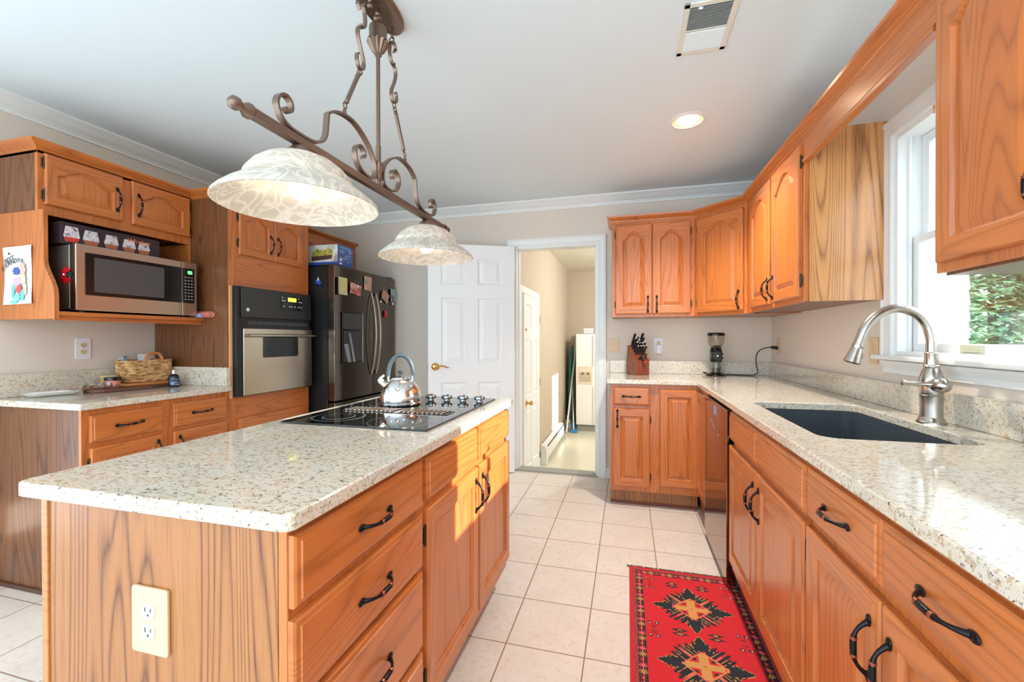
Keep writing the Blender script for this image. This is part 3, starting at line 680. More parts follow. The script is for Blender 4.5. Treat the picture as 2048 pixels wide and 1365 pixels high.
# ================================================================ ISLAND
IX0, IX1, IY0, IY1 = -1.2286, -.5421, .5907, 2.045
c = thing('island_cabinet', 'oak kitchen island cabinet with a column of drawers and two doors on its right side', 'cabinet', (-.575, .622, 0), PI / 2)
IL = 2.022 - .622
m = M(); m.box((.006, .019, .10), (IL, .618, .885)); m.box((.02, .09, 0), (IL - .06, .56, .10)); m.build('carcase', [venV], c)
f = BX((0, 0, .10), (IL, .019, .885)).build('face_frame', oakV, c, bevel=.002)
m = M(); m.box((0, .0195, 0), (.006, .612, .885)); m.build('end_panel', venV, c)
BX((-.004, .604, 0), (.008, .622, .885)).build('corner_trim', honey, c, bevel=.002)
drawer(c, .003, .488, .737, .866); drawer(c, .001, .488, .566, .716)
drawer(c, .001, .488, .338, .549); drawer(c, .001, .488, .125, .322)
drawer(c, .514, .945, .741, .866, False, 'false_drawer_front'); drawer(c, .960, 1.394, .741, .866, False, 'false_drawer_front')
door(c, .514, .945, .148, .716, handle='r', hz=.615, hinges='l', raised=False); door(c, .960, 1.394, .148, .716, handle='l', hz=.615, raised=False)
m = M(); P = rrect(IX0, IY0, IX1, IY1, .022, 5); m.prism(P, 'z', CT - .031, CT)
tag(m.build('island_countertop', granite_m, bevel=.005, seg=3), 'cream speckled granite top of the kitchen island', 'countertop')
# cooktop
KX, KY = -.8938, 1.6086
r = thing('cooktop', 'black glass electric cooktop set into the island countertop', 'cooktop', (KX, KY, CT))
m = M(); m.prism(rrect(-.281, -.3685, .281, .3685, .008, 3), 'z', .0005, .0065); m.build('glass_top', glassblk, r, bevel=.0015)
ringm = flat('grey_burner_print', (120, 124, 128), .2)
for bx_, by_, br in ((-.140, -.235, .095), (.130, -.262, .115), (-.125, .095, .09), (.13, .105, .075)):
    m = M()
    for q in (1., .965, .62, .60): m.lathe([(br * q, .0066), (br * q - .0018, .0068)], (bx_, by_, 0), 48)
    m.build('burner_ring', ringm, r)
m = M(); m.prism(rrect(-.216, -.119, .238, -.028, .01, 3), 'z', .0066, .0085); gr = m.build('vent_grille', gblack, r)
m = M()
for k in range(22):
    if k == 11: continue
    x = -.205 + k * .0198; m.prism([(x, -.112), (x + .007, -.112), (x + .014, -.036), (x + .007, -.036)], 'z', .0086, .0125)
m.build('louvre', steel, gr, bevel=.001)
knobm = flat('smoked_chrome', (150, 154, 156), .12, 1.)
for k in range(5):
    kx = .245 - k * .080; o = M().lathe([(0, .0066), (.017, .0066), (.014, .012), (.014, .016), (.024, .018), (.0255, .024), (.023, .031), (.016, .034), (0, .0345)], (kx, .236, 0), 24).build('control_knob', knobm, r, smooth=40)
    BX((kx - .003, .225, .033), (kx + .003, .248, .037)).build('pointer', chrome, o)
# kettle
kx, ky = -.965, 1.702
r = thing('kettle', 'mirror-polished whistling tea kettle on the far side of the cooktop', 'kettle', (kx, ky, CT + .0068), math.radians(20))
m = M(); m.lathe([(0, 0), (.084, 0), (.090, .004), (.091, .010), (.088, .014), (.089, .018), (.0865, .045), (.079, .070), (.066, .092), (.050, .106), (.040, .112)], n=40, cap0=True); m.build('body', chrome, r, smooth=35)
m = M(); m.lathe([(.040, .111), (.039, .116), (.030, .121), (.012, .125), (0, .126)], n=32); lid = m.build('lid', chrome, r, smooth=40)
m = M(); m.lathe([(0, .125), (.005, .125), (.005, .133), (.012, .136), (.0135, .142), (.009, .147), (0, .148)], n=20); m.build('lid_knob', dgrey, lid, smooth=40)
path = []
for k in range(21): a = PI * (.02 + .96 * k / 20); path.append((.050 * math.cos(a) * 1.08, 0, .128 + .088 * math.sin(a)))
m = M(); m.tube([(.052, 0, .098)] + path + [(-.052, 0, .098)], [.006] + [.0095] * 21 + [.006], 12, sx=1.); m.build('handle', flat('grey_green_grip', (66, 78, 84), .35), r, smooth=50)
for s in (-1, 1): BX((s * .048, -.008, .092), (s * .056, .008, .128)).build('handle_bracket', chrome, r, bevel=.002)
m = M(); m.tube([(-.060, 0, .078), (-.076, 0, .094), (-.082, 0, .100)], [.018, .014, .013], 16); m.build('spout', chrome, r, smooth=50)
m = M(); m.tube([(-.081, 0, .099), (-.088, 0, .108), (-.084, 0, .118), (-.070, 0, .128)], [.0145, .012, .006, .005], 12); m.build('whistle', cream_p, r, smooth=50)

# outlets and switches
def plate(label, loc, rz, rgb_m, face_m, kind='outlet', w_=.074, h_=.122, adapters=0):
    r = thing('wall_outlet' if kind == 'outlet' else 'light_switch', label, 'outlet' if kind == 'outlet' else 'switch', loc, rz)
    M().prism(rrect(-w_ / 2, -h_ / 2, w_ / 2, h_ / 2, .006, 3), 'y', 0, -.006).build('cover_plate', rgb_m, r, bevel=.0015)
    if kind == 'outlet':
        for s in (-1, 1):
            m = M(); L = [(.0165 * math.cos(2 * PI * k / 24) * 1., max(-.0135, min(.0135, .0165 * math.sin(2 * PI * k / 24))) + s * .0195) for k in range(24)]
            m.prism(L, 'y', -.006, -.0085); o = m.build('receptacle', face_m, r)
            m = M(); m.box((-.008, -.009, s * .0195 - .001), (-.006, -.0086, s * .0195 + .008)); m.box((.006, -.009, s * .0195), (.008, -.0086, s * .0195 + .007)); m.lathe([(0, -.009), (.0025, -.0086)], (0, 0, s * .0195 - .007), 10, 'y'); m.build('slots', ink, o)
    else:
        m = M(); m.box((-.006, -.0065, -.013), (.006, -.0075, .013)); m.build('toggle_slot', face_m, r)
        m = M(); m.prism([(-.007, -.004), (-.018, .004), (-.018, .008), (-.007, .006)], 'x', -.004, .004); m.build('toggle', face_m, r)
    m = M(); 
    for s in ((0,) if kind == 'outlet' else (-.03, .03)): m.lathe([(0, -.0075), (.003, -.0068), (.003, -.006)], (0, 0, s), 10, 'y')
    m.build('plate_screw', face_m, r); return r
ivory = flat('aged_ivory', (214, 200, 160), .4)
plate('large almond outlet on the near end panel of the island', (-.889, .6215, .668), 0, almond, flat('grey_white_socket', (214, 220, 216), .4), w_=.092, h_=.128)
plate('white outlet on the left wall above the basket counter', (XL + .0005, 1.757, 1.158), PI / 2, wplast, ivory)
plate('almond light switch between the doorway and the knife block', (-.117, YW - .0005, 1.155), 0, almond, almond, 'switch', .085)
ob = plate('white outlet behind the knife block on the back wall', (.250, YW - .0005, 1.155), 0, wplast, ivory)
plate('almond outlet on the right wall near the corner, coffee grinder cord plugged in', (XW - .0005, 3.64, 1.152), -PI / 2, almond, almond)
plate('almond light switch on the right wall, just left of the window casing', (XW - .0005, 2.347, 1.152), -PI / 2, almond, almond, 'switch')
r = thing('plug_adapter', 'small white plug-in adapter hanging in the back wall outlet', 'adapter', (.250, YW - .009, 1.137))
m = M(); m.prism([(-.021, .02), (.021, .02), (.021, -.010), (.019, -.055), (-.019, -.055), (-.021, -.010)], 'y', 0, -.030); m.build('housing', wplast, r, bevel=.004)
BX((-.014, -.024, -.058), (.014, -.008, -.054)).build('dark_vents', ink, r)

# ================================================================ LEFT SIDE
FL = -2.423
c = thing('base_cabinet', 'oak base cabinet on the left wall under the basket counter, end panel coloured as shaded', 'cabinet', (FL, 1.393, 0), PI / 2, 'oak base cabinets')
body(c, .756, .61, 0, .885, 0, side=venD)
drawer(c, .028, .353, .726, .855); drawer(c, .408, .735, .726, .855)
door(c, .028, .353, .155, .702, handle='r', hz=.612, hinges='l'); door(c, .408, .735, .155, .702, handle='l', hz=.612, hinges='r')
BX((-.012, .0, 0), (-.0005, .6, .02)).build('shoe_moulding', flat('brown_shoe', (84, 52, 36), .4), c, bevel=.003)
m = M(); m.prism(rrect(XL + .001, 1.372, -2.393, 2.1475, .006, 3), 'z', CT - .031, CT); tag(m.build('side_countertop', granite_m, bevel=.004, seg=3), 'cream speckled granite countertop under the microwave shelf', 'countertop')
m = M(); m.prism([(XL + .001, 1.372), (XL + .030, 1.372), (XL + .030, 2.1175), (-2.405, 2.1175), (-2.405, 2.1475), (XL + .001, 2.1475)], 'z', CT + .0005, 1.034)
tag(m.build('side_backsplash', granite_m, bevel=.002), 'granite backsplash turning the corner beside the tall oven cabinet', 'backsplash')
# microwave wall cabinet
FU = -2.718; ux = -FU + XL   # depth .32
c = thing('microwave_cabinet', 'oak wall cabinet with two arched doors over an open microwave shelf', 'cabinet', (FU, 1.399, 0), PI / 2, 'oak wall cabinets')
UWL = .747; D = .318
m = M(); m.box((0, .019, 1.832), (UWL, D, 2.118)); m.build('carcase', venD, c)
m = M(); m.box((0, 0, 1.816), (UWL, .019, 2.118)); m.box((UWL - .02, 0, 1.34), (UWL, .019, 1.816)); m.build('face_frame', oakV, c, bevel=.0015)
door(c, .022, .352, 1.862, 2.108, .050, 'r', 1.975, 'l', fr=.045); door(c, .399, .730, 1.862, 2.108, .050, 'l', 1.975, 'r', fr=.045)
side = [(D, 1.831), (0, 1.831), (0, 1.61), (.003, 1.575), (-.010, 1.54)]
side = [(D, 1.831), (-.040, 1.831), (-.040, 1.64), (-.040, 1.60)]
for k in range(15):
    u = k / 14; side.append((-.040 - .072 * (.5 - .5 * math.cos(PI * u)), 1.60 - .175 * u))
side += [(-.113, 1.41), (-.113, 1.308), (D, 1.308)]
m = M(); m.prism(side, 'x', -.0005, .018); m.build('side_panel', oakS, c, bevel=.0015)
m = M(); m.prism([(D, 1.816), (.02, 1.816), (.02, 1.335), (D, 1.335)], 'x', UWL - .018, UWL); m.build('side_panel', oakS, c)
BX((.018, D - .01, 1.35), (UWL - .018, D, 1.816)).build('back_panel', venD, c)
BX((.018, -.11, 1.325), (UWL, D - .001, 1.345)).build('shelf', oakH, c, bevel=.002)
BX((.018, -.085, 1.303), (UWL, -.070, 1.3245)).build('shelf_cleat', oakH, c)
wcr = wood_crown('crown', [(FL, 2.854), (FL, 2.149), (FU, 2.149), (FU, 1.399), (XL, 1.399)], 2.105, '')
# order of walk gives outward normal towards the room
tag(wcr, 'stained oak crown moulding on the microwave and oven cabinets', 'moulding'); wcr.name = 'cabinet_crown'
# tall oven cabinet
c = thing('oven_cabinet', 'tall oak cabinet housing the wall oven, two arched doors at the top', 'cabinet', (FL, 2.150, 0), PI / 2)
OW = .703; D = .612
m = M(); m.box((0, .019, .0), (.018, D, 2.112)); m.box((OW - .018, .019, .0), (OW, D, 2.112)); m.box((0, D - .01, 0), (OW, D, 2.112)); m.box((.018, .019, 1.62), (OW - .018, D - .01, 2.112)); m.box((.018, .019, .0), (OW - .018, D - .01, .80)); m.build('carcase', [venV], c)
BX((-.003, .0, CT + .1), (-.0002, D - .003, 2.11)).build('end_panel', venD, c)
m = M(); m.box((0, 0, 0), (.05, .019, 2.112)); m.box((OW - .035, 0, 0), (OW, .019, 2.112)); m.box((.05, 0, 1.52), (OW - .035, .019, 2.112)); m.box((.05, 0, 0), (OW - .035, .019, .87)); m.build('face_frame', [oakV], c)
BX((.05, -.002, 1.555), (OW - .035, -.0002, 1.748)).build('upper_rail', oakH, c); BX((.05, -.002, .708), (OW - .035, -.0002, .838)).build('lower_rail', oakH, c)
door(c, .070, .349, 1.757, 2.072, .045, 'r', 1.865, 'l', fr=.045); door(c, .353, .632, 1.757, 2.072, .045, 'l', 1.865, 'r', fr=.045)
drawer(c, .062, .632, .44, .698); drawer(c, .062, .632, .15, .42)
BX((.004, -.008, .835), (.022, -.0002, 1.548)).build('chipped_edge_strip', flat('pale_worn_edge', (226, 178, 128), .6), c)
# wall oven
r = thing('wall_oven', 'black and stainless single wall oven in the tall oak cabinet', 'oven', (FL, 2.174, .842), PI / 2)
OWW = .652
m = M(); m.box((.035, -.001, .02), (OWW - .035, .5, .66)); m.build('oven_box', mblack, r)
m = M(); m.box((0, -.038, 0), (OWW, -.002, .708)); m.build('surround', mblack, r, bevel=.002)
m = M(); m.prism([(-.0385, .508), (-.050, .512), (-.046, .706), (-.0385, .706)], 'x', .03, OWW); cp = m.build('control_panel', brushed('black_enamel_panel', (44, 44, 44), .3, 'x', .1), r, bevel=.002)
m = M(); m.box((.35, -.0505, .575), (.555, -.049, .675)); dp = m.build('keypad', gblack, cp)
BX((.415, -.0512, .640), (.495, -.0506, .668)).build('clock_display', led_y, dp)
m = M()
for a, b in ((.356, .662), (.358, .640), (.378, .640), (.372, .600), (.512, .662), (.518, .638), (.538, .638), (.512, .600), (.536, .600), (.425, .600), (.445, .600), (.475, .600)): m.box((a, -.0510, b), (a + .012, -.0506, b + .007))
m.build('key_print', flat('white_print', (220, 220, 220), .5), dp)
M().lathe([(0, -.0515), (.012, -.0510), (.012, -.049)], (.075, 0, .56), 20, 'y').build('round_badge', flat('white_badge', (220, 224, 222), .4), cp)
m = M()
for k in range(40): m.box((.085 + k * .0135, -.0405, .462), (.085 + k * .0135 + .006, -.0384, .488))
m.build('air_vent', flat('vent_slot_grey', (88, 88, 90), .4), r); BX((.03, -.042, .445), (OWW - .01, -.0385, .450)).build('vent_trim', dgrey, r)
m = M(); m.box((.04, -.052, .005), (OWW + .001, -.0385, .438)); dd = m.build('oven_door', steel, r, bevel=.003)
M().prism(rrect(.19, .243, .508, .382, .012, 4), 'y', -.0525, -.054).build('door_window', gblack, dd, bevel=.0008)
m = M(); m.tube([(.05, -.086, .392), (OWW - .004, -.086, .392)], .0105, 16); m.tube([(.07, -.052, .392), (.07, -.086, .392)], .008, 10); m.tube([(OWW - .03, -.052, .392), (OWW - .03, -.086, .392)], .008, 10); m.build('door_handle', steel, dd, smooth=50)
# cabinet above the refrigerator
c = thing('wall_cabinet', 'oak wall cabinet above the dark refrigerator, half hidden by the planter box', 'cabinet', (-2.67, 2.872, 0), PI / 2, 'oak wall cabinets')
body(c, .934, .365, 1.84, 2.112, side=venD); door(c, .02, .459, 1.855, 2.095, .045, fr=.045); door(c, .475, .914, 1.855, 2.095, .045, fr=.045)
wcr = wood_crown('cabinet_crown', [(-2.67, 3.808), (-2.67, 2.865)], 2.1125, ''); tag(wcr, 'stained oak crown moulding over the cabinet above the refrigerator', 'moulding')

# refrigerator
r = thing('refrigerator', 'dark stainless french-door refrigerator with ice dispenser between oven cabinet and back wall', 'refrigerator', (-2.205, 2.886, 0), PI / 2)
RW = .90; SP = .496
m = M(); m.box((.006, .075, .03), (RW - .006, .75, 1.785)); m.build('case', darkside, r, bevel=.004)
m = M(); m.box((.04, .06, 0), (RW - .04, .7, .03)); m.build('feet', mblack, r)
def bow(x): return -.012 * math.sin(PI * min(1, max(0, x / RW)))
def rdoor(x0, x1, z0, z1, name):
    m = M(); P = [(x0, .066)] + [(x0 + (x1 - x0) * k / 10, bow(x0 + (x1 - x0) * k / 10) + (.006 if k in (0, 10) else 0)) for k in range(11)] + [(x1, .066)]
    m.prism(P, 'z', z0, z1); return m.build(name, [bsteel], r, bevel=.004, smooth=30)
ld = rdoor(.002, SP - .002, .722, 1.792, 'left_door'); rd = rdoor(SP + .002, RW - .002, .722, 1.792, 'right_door'); fd = rdoor(.002, RW - .002, .05, .708, 'freezer_drawer')
BX((.0025, .006, .724), (.012, .018, 1.79)).build('chrome_edge', chrome, ld)
BX((.0, .0665, .73), (.010, .0745, 1.785)).build('door_gasket', mblack, ld)
m = M(); m.box((.07, -.0135, .124 + .89), (.345, -.0102, 1.430)); ds = m.build('dispenser_panel', gblack, ld, bevel=.002)
BX((.078, -.0150, 1.29), (.335, -.0137, 1.42)).build('dispenser_display', flat('smoked_panel', (70, 72, 70), .15), ds)
m = M(); m.box((.085, -.0145, 1.025), (.328, -.0137, 1.275)); m.build('dispenser_recess', flat('recess_grey', (62, 64, 66), .25), ds)
m = M(); m.box((.337, -.0155, 1.012), (.345, -.0137, 1.43)); m.build('dispenser_trim', chrome, ds)
m = M(); m.prism([(.09, 1.17), (.14, 1.17), (.18, 1.02), (.14, 1.02)], 'y', -.017, -.0147); m.prism([(.15, 1.26), (.168, 1.26), (.235, 1.02), (.212, 1.02)], 'y', -.019, -.0147); m.build('dispenser_paddle', flat('silver_plastic', (190, 196, 200), .2, .6), ds)
for hx, pr in ((SP - .032, ld), (SP + .035, rd)):
    P = [(hx, -.012 - .052 * math.sin(PI * k / 20) ** .8 - .006, .90 + .72 * k / 20) for k in range(21)]
    m = M(); m.ribbon(P, (1, 0, 0), .022, .012); m.build('door_handle', steel, pr, bevel=.003, smooth=40)
m = M(); m.tube([(.08, -.045, .64), (RW - .08, -.045, .64)], .012, 12); m.tube([(.1, -.01, .64), (.1, -.045, .64)], .008, 8); m.tube([(RW - .1, -.01, .64), (RW - .1, -.045, .64)], .008, 8); m.build('drawer_handle', steel, fd, smooth=50)
m = M(); m.box((.02, .02, 1.7925), (.10, .16, 1.806)); m.box((RW - .1, .02, 1.7925), (RW - .02, .16, 1.806)); m.build('hinge_cover', dgrey, r, bevel=.003)
lettering('SAMSUNG', .018, flat('silver_letters', (190, 190, 188), .3, .6), rd, (.835, -.0075, 1.725), (PI / 2, 0, math.radians(2)), 'brand_lettering')

# ================================================================ THINGS ON THE LEFT
# microwave
r = thing('microwave', 'stainless countertop microwave on the open oak shelf', 'microwave', (-2.598, 1.477, 1.3465), PI / 2)
MW, MH = .612, .335
m = M(); m.box((0, .045, .014), (MW, .405, MH - .004)); m.build('case', brushed('grey_painted_case', (170, 164, 152), .3, 'z', .8), r, bevel=.003)
m = M(); m.box((0, 0, .008), (.0375 + .48, .0445, MH)); dd = m.build('door', steel, r, bevel=.004)
M().prism(rrect(.038, .085, .512, .296, .004, 2), 'y', -.0005, -.0035).build('door_window', gblack, dd)
M().prism(rrect(.073, .103, .412, .277, .004, 2), 'y', -.0036, -.0044).build('mesh_screen', flat('window_mesh', (74, 72, 72), .25), dd)
m = M(); m.box((.5185, 0, .008), (MW, .0445, MH)); cp = m.build('control_side', steel, r, bevel=.004)
M().prism(rrect(.521, .085, .592, .296, .004, 2), 'y', -.0005, -.0035).build('keypad', gblack, cp)
BX((.550, -.0042, .262), (.578, -.0036, .282)).build('clock_display', led_g, cp)
m = M()
for i in range(3):
    for j in range(8): m.box((.532 + i * .019, -.0042, .105 + j * .019), (.532 + i * .019 + .010, -.0037, .105 + j * .019 + .005))
m.build('key_print', flat('grey_print', (170, 172, 170), .5), cp)
m = M()
for fx in (.05, MW - .05):
    for fy in (.05, .36): m.lathe([(0, 0), (.014, 0), (.014, .014)], (fx, fy, 0), 12)
m.build('feet', mblack, r)
# bow on the side of the microwave
def bow_magnet(label, loc, rz, s):
    r = thing('bow_magnet', label, 'magnet', loc, rz)
    m = M()
    for a, l in ((60, .9), (118, .85), (200, .8), (245, 1.), (300, .95)):
        a = math.radians(a); d = Vector((math.cos(a), 0, math.sin(a))); q = Vector((-d.z, 0, d.x)); P = []
        for k in range(7):
            t = k / 6; P.append((d * l * .03 * t * s, .006 * math.sin(PI * t) * s, .010 * (.35 + t) * s))
        L = [[c_ + Vector((0, -b - .001, 0)) + q * w_ , c_ + Vector((0, -b - .001, 0)) - q * w_, c_ + Vector((0, -b - .0035, 0)) - q * w_, c_ + Vector((0, -b - .0035, 0)) + q * w_] for c_, b, w_ in P]
        m.loops(L)
    m.build('red_loops', red, r, smooth=40)
    m = M()
    for a in (5, 150):
        a = math.radians(a); d = Vector((math.cos(a), 0, math.sin(a))); q = Vector((-d.z, 0, d.x))
        m.loops([[d * .03 * t * s + Vector((0, -.002 - .002 * t, 0)) + q * .006 * s, d * .03 * t * s + Vector((0, -.002, 0)) - q * .006 * s, d * .03 * t * s + Vector((0, -.004, 0)) - q * .006 * s, d * .03 * t * s + Vector((0, -.005, 0)) + q * .006 * s] for t in (0, .5, 1)])
    m.build('green_tails', green, r)
    M().sphere((0, -.007 * s, .001), .006 * s, 8).build('silver_centre', chrome, r, smooth=60); return r
bow_magnet('red and green ribbon bow stuck to the side of the microwave', (-2.664, 1.4765, 1.527), 0, 1.4)
# glass set box lying on the microwave
r = thing('glassware_box', 'dark gift box of stemless glasses lying on top of the microwave', 'box', (-2.66, 1.452, 1.3465 + MH + .0002), PI / 2)
m = M(); m.box((0, 0, 0), (.46, .26, .105)); m.build('carton', flat('plum_black_card', (48, 34, 42), .25), r, bevel=.001)
gl = blotch('printed_glass_tint', [(120, 110, 118), (226, 220, 222), (160, 150, 158)], 60, .2)
for k, (gx, wide, hgt) in enumerate(((.045, .030, .075), (.125, .032, .072), (.215, .030, .070), (.300, .030, .066), (.375, .028, .066))):
    M().prism([(gx - wide * .8, .012), (gx + wide * .8, .012), (gx + wide * 1.1, .04), (gx + wide * .8, .012 + hgt), (gx - wide * .8, .012 + hgt), (gx - wide * 1.1, .04)], 'y', -.0001, -.0008).build('printed_glass', gl, r)
    M().prism([(gx - wide * .8, .012), (gx + wide * .8, .012), (gx + wide * 1., .034), (gx - wide * 1., .034)], 'y', -.0009, -.0013).build('printed_drink', flat('printed_drink_%s' % ('red' if k == 0 else 'amber'), (206, 60, 40) if k == 0 else (170, 92, 60), .3), r)
lettering('Whiskey', .034, flat('orange_script', (214, 110, 60), .5), r, (.345, -.002, .066), (PI / 2, 0, 0), 'script_lettering', shear=.3)
# rolls beside the microwave
for k, (ry, rx_, col, lab, rad) in enumerate(((2.104, -2.575, (150, 160, 200), 'blue patterned gift wrap roll squeezed between microwave and oven cabinet', .014), (2.128, -2.525, (206, 110, 90), 'pink paper roll at the right end of the microwave shelf', .021))):
    r = thing('gift_wrap_roll', lab, 'paper roll', (rx_, ry, 1.3455 + rad), 0, 'paper rolls on the microwave shelf')
    r.rotation_euler = (0, 0, 0)
    m = M(); m.lathe([(rad * .55, 0), (rad, 0), (rad, -.36), (rad * .55, -.36), (rad * .55, 0)], n=20, axis='x'); m.build('paper', flat('wrap_paper_%d' % k, col, .5), r, smooth=40)
    m = M(); m.lathe([(rad * .42, .002), (rad * .54, .002), (rad * .54, -.362), (rad * .42, -.362), (rad * .42, .002)], n=20, axis='x'); m.build('core', flat('card_core', (222, 206, 178), .7), r, smooth=40)
# child's drawing
r = thing('paper_drawing', 'white paper with a colourful watercolour drawing taped to the oak side panel', 'drawing', (-2.853, 1.3975, 1.52))
m = M(); K = 8; A = [[m.pt((-.103 + .206 * i / K + (.004 * math.sin(PI * j / K) if i == 0 else -.006 * math.sin(PI * j / K) if i == K else 0), -.001 - .006 * abs(math.cos(PI * j / K)) ** 3 * (.3 + abs(i - K / 2) / K), -.140 + .28 * j / K + .004 * (i / K))) for i in range(K + 1)] for j in range(K + 1)]
for j in range(K):
    for i in range(K): m.face((A[j][i], A[j][i + 1], A[j + 1][i + 1], A[j + 1][i]))
m.build('sheet', flat('white_paper', (236, 236, 238), .7), r, solid=.0004)
lettering('BEST', .034, ink, r, (-.045, -.0095, .068), (PI / 2, 0, 0), 'heading_lettering'); [setattr(o, 'rotation_euler', (PI / 2, -math.radians(18), 0)) for o in r.children if o.name.startswith('heading')]
for k, ch in enumerate('GRANDPA'):
    u = k / 6; a = math.radians(48 - 62 * u); lettering(ch, .032, ink, r, (-.088 + .130 * u, -.0095, .010 + .052 * math.sin(PI * (.10 + .52 * u))), (PI / 2, -a * .75, 0), 'letter')
m = M(); m.prism([(-.052 + .007 * math.cos(PI * (.5 + k * .4) + 0) * (1 if k % 2 == 0 else .45), .108 + .007 * math.sin(PI * (.5 + k * .4)) * (1 if k % 2 == 0 else .45)) for k in range(10)][::1], 'y', -.0085, -.0092); m.build('star_mark', ink, r)
def splash(cx, cz, rx, rz, col, nm, seed, y=-.0092):
    rr = random.Random(seed); P = [(cx + rx * (.7 + .5 * rr.random()) * math.cos(2 * PI * k / 18), cz + rz * (.7 + .5 * rr.random()) * math.sin(2 * PI * k / 18)) for k in range(18)]
    M().prism(P, 'y', y, y - .0003).build('paint_patch', flat(nm, col, .7), r)
splash(0, .022, .024, .022, (70, 100, 176), 'blue_wash', 1); splash(.045, .03, .022, .035, (236, 178, 170), 'pink_wash', 2, -.0088); splash(.05, -.02, .020, .03, (226, 214, 170), 'yellow_wash', 3, -.0086)
splash(.012, -.028, .028, .024, (206, 178, 208), 'lilac_wash', 4, -.0096); splash(.018, -.066, .020, .022, (222, 92, 78), 'coral_wash', 5, -.010); splash(-.022, -.080, .010, .04, (110, 196, 202), 'aqua_wash', 6, -.0098)
splash(.046, -.095, .014, .03, (110, 196, 202), 'aqua_wash_2', 7, -.0098); splash(.005, -.105, .026, .018, (140, 208, 212), 'aqua_wash_3', 8, -.0094); splash(-.02, -.128, .03, .008, (120, 200, 200), 'aqua_wash_4', 9, -.0093); splash(.062, -.07, .012, .035, (240, 190, 180), 'pink_wash_2', 10, -.0087)

TOP = CT + .0004
# white tray
r = thing('serving_tray', 'white oval ceramic tray at the left end of the side counter', 'tray', (-2.900, 1.550, TOP), math.radians(76))
m = M(); L = []
for e, z in ((.045, 0), (.035, .002), (.012, .012), (0, .020), (.004, .0205), (.014, .013), (.03, .005), (.05, .004)): L.append([(x, y, z) for x, y in rrect(-.118 + e, -.052 + e * .8, .118 - e, .052 - e * .8, max(.012, .05 - e * .8), 6)])
m.loops(L); m.build('dish', ceram, r, smooth=50)
# boards
r = thing('cutting_board', 'long dark walnut paddle board on the side counter, front of the basket', 'board', (-2.818, 1.885, TOP), math.radians(-9))
P = [(.012, -.26), (.055, -.245), (.075, -.20), (.078, .05), (.06, .10), (.03, .13), (.026, .235), (.012, .25), (-.012, .25), (-.026, .235), (-.03, .13), (-.06, .10), (-.078, .05), (-.075, -.20), (-.055, -.245), (-.012, -.26)]
M().prism([(x, y * .88) for x, y in P], 'z', 0, .019).build('board', walnut, r, bevel=.005, seg=3)
r = thing('cutting_board', 'honey coloured wooden board under the woven basket', 'board', (-2.875, 1.965, TOP + .0193), math.radians(-8))
M().prism(rrect(-.09, -.15, .09, .15, .03, 5), 'z', 0, .014).build('board', honey, r, bevel=.004)
# basket
bz = TOP + .0340
r = thing('woven_basket', 'woven straw basket with arched handle standing on the wooden boards', 'basket', (-2.900, 1.990, bz), math.radians(84))
wick = NT('woven_straw'); _v = wick.coord((1, 1, 1), False); _n = wick.noise(wick.coord((.25, .25, 1)), 120, 2, .6)
wick = wick.set(Base_Color=wick.ramp(_n, [(.35, lin((150, 100, 56))), (.5, lin((212, 166, 108))), (.65, lin((236, 200, 146)))]), Roughness=.7)
rows = 13; L = []
for j in range(rows * 6 + 1):
    t = j / (rows * 6); e = .016 * (1 - t) ** 3 - .002 * t; z = .125 * t; bulge = .0035 * abs(math.sin(PI * t * rows)); pl = []
    for k, (x, y) in enumerate(rrect(-.122 + e, -.078 + e, .122 - e, .078 - e, .045, 12)):
        q = Vector((x, y)).normalized(); wv = .0022 * (1 if (k // 2 + int(t * rows * .999)) % 2 else -1); pl.append((x + q.x * (bulge + wv), y + q.y * (bulge + wv), z))
    L.append(pl)
L2 = [[(x * .93, y * .90, z) for x, y, z in l] for l in (L[-1], L[len(L) // 2], L[8])]
m = M(); m.loops(L + L2); m.build('weave', wick, r)
m = M(); m.tube([(x * 1.01, y * 1.01, .127) for x, y in rrect(-.124, -.080, .124, .080, .045, 8)] + [(.079, -.0808, .127)], .0065, 8, caps=False); m.build('rim', wick, r, smooth=60)
m = M(); P = []
for k in range(19): a = PI * k / 18; P.append((.010 + .046 * math.cos(a), -.078, .122 + .058 * math.sin(a) * (1.0 - .12 * math.exp(-((a - PI / 2) / .3) ** 2))))
m.tube(P, .0095, 10); m.build('handle', honey, r, smooth=60)
r = thing('rolled_card', 'white striped card showing through the basket handle', 'card', (-2.905, 1.992, bz + .13), math.radians(84)); M().prism([(-.026, 0), (.03, 0), (.03, .036), (-.026, .040)], 'y', 0, .012).build('card_stack', blotch('white_ridged_card', [(250, 250, 250), (205, 215, 222)], 160, .5, (1, .05, .05)), r)
BX((-.03, -.03, -.10), (.03, .03, 0)).build('packet', wplast, r)
r = thing('packet', 'small dark and silver foil packet poking out of the basket behind its left end', 'packet', (-2.95, 1.905, bz + .128)); m = M(); m.sphere((0, 0, .012), .028, 8, (.6, 1., .75)); m.build('foil', blotch('foil_print', [(30, 40, 52), (200, 206, 214), (120, 40, 60)], 40, .2), r, smooth=50)
M().box((-.01, -.02, -.09), (.01, .02, 0)).build('stem', dgrey, r)
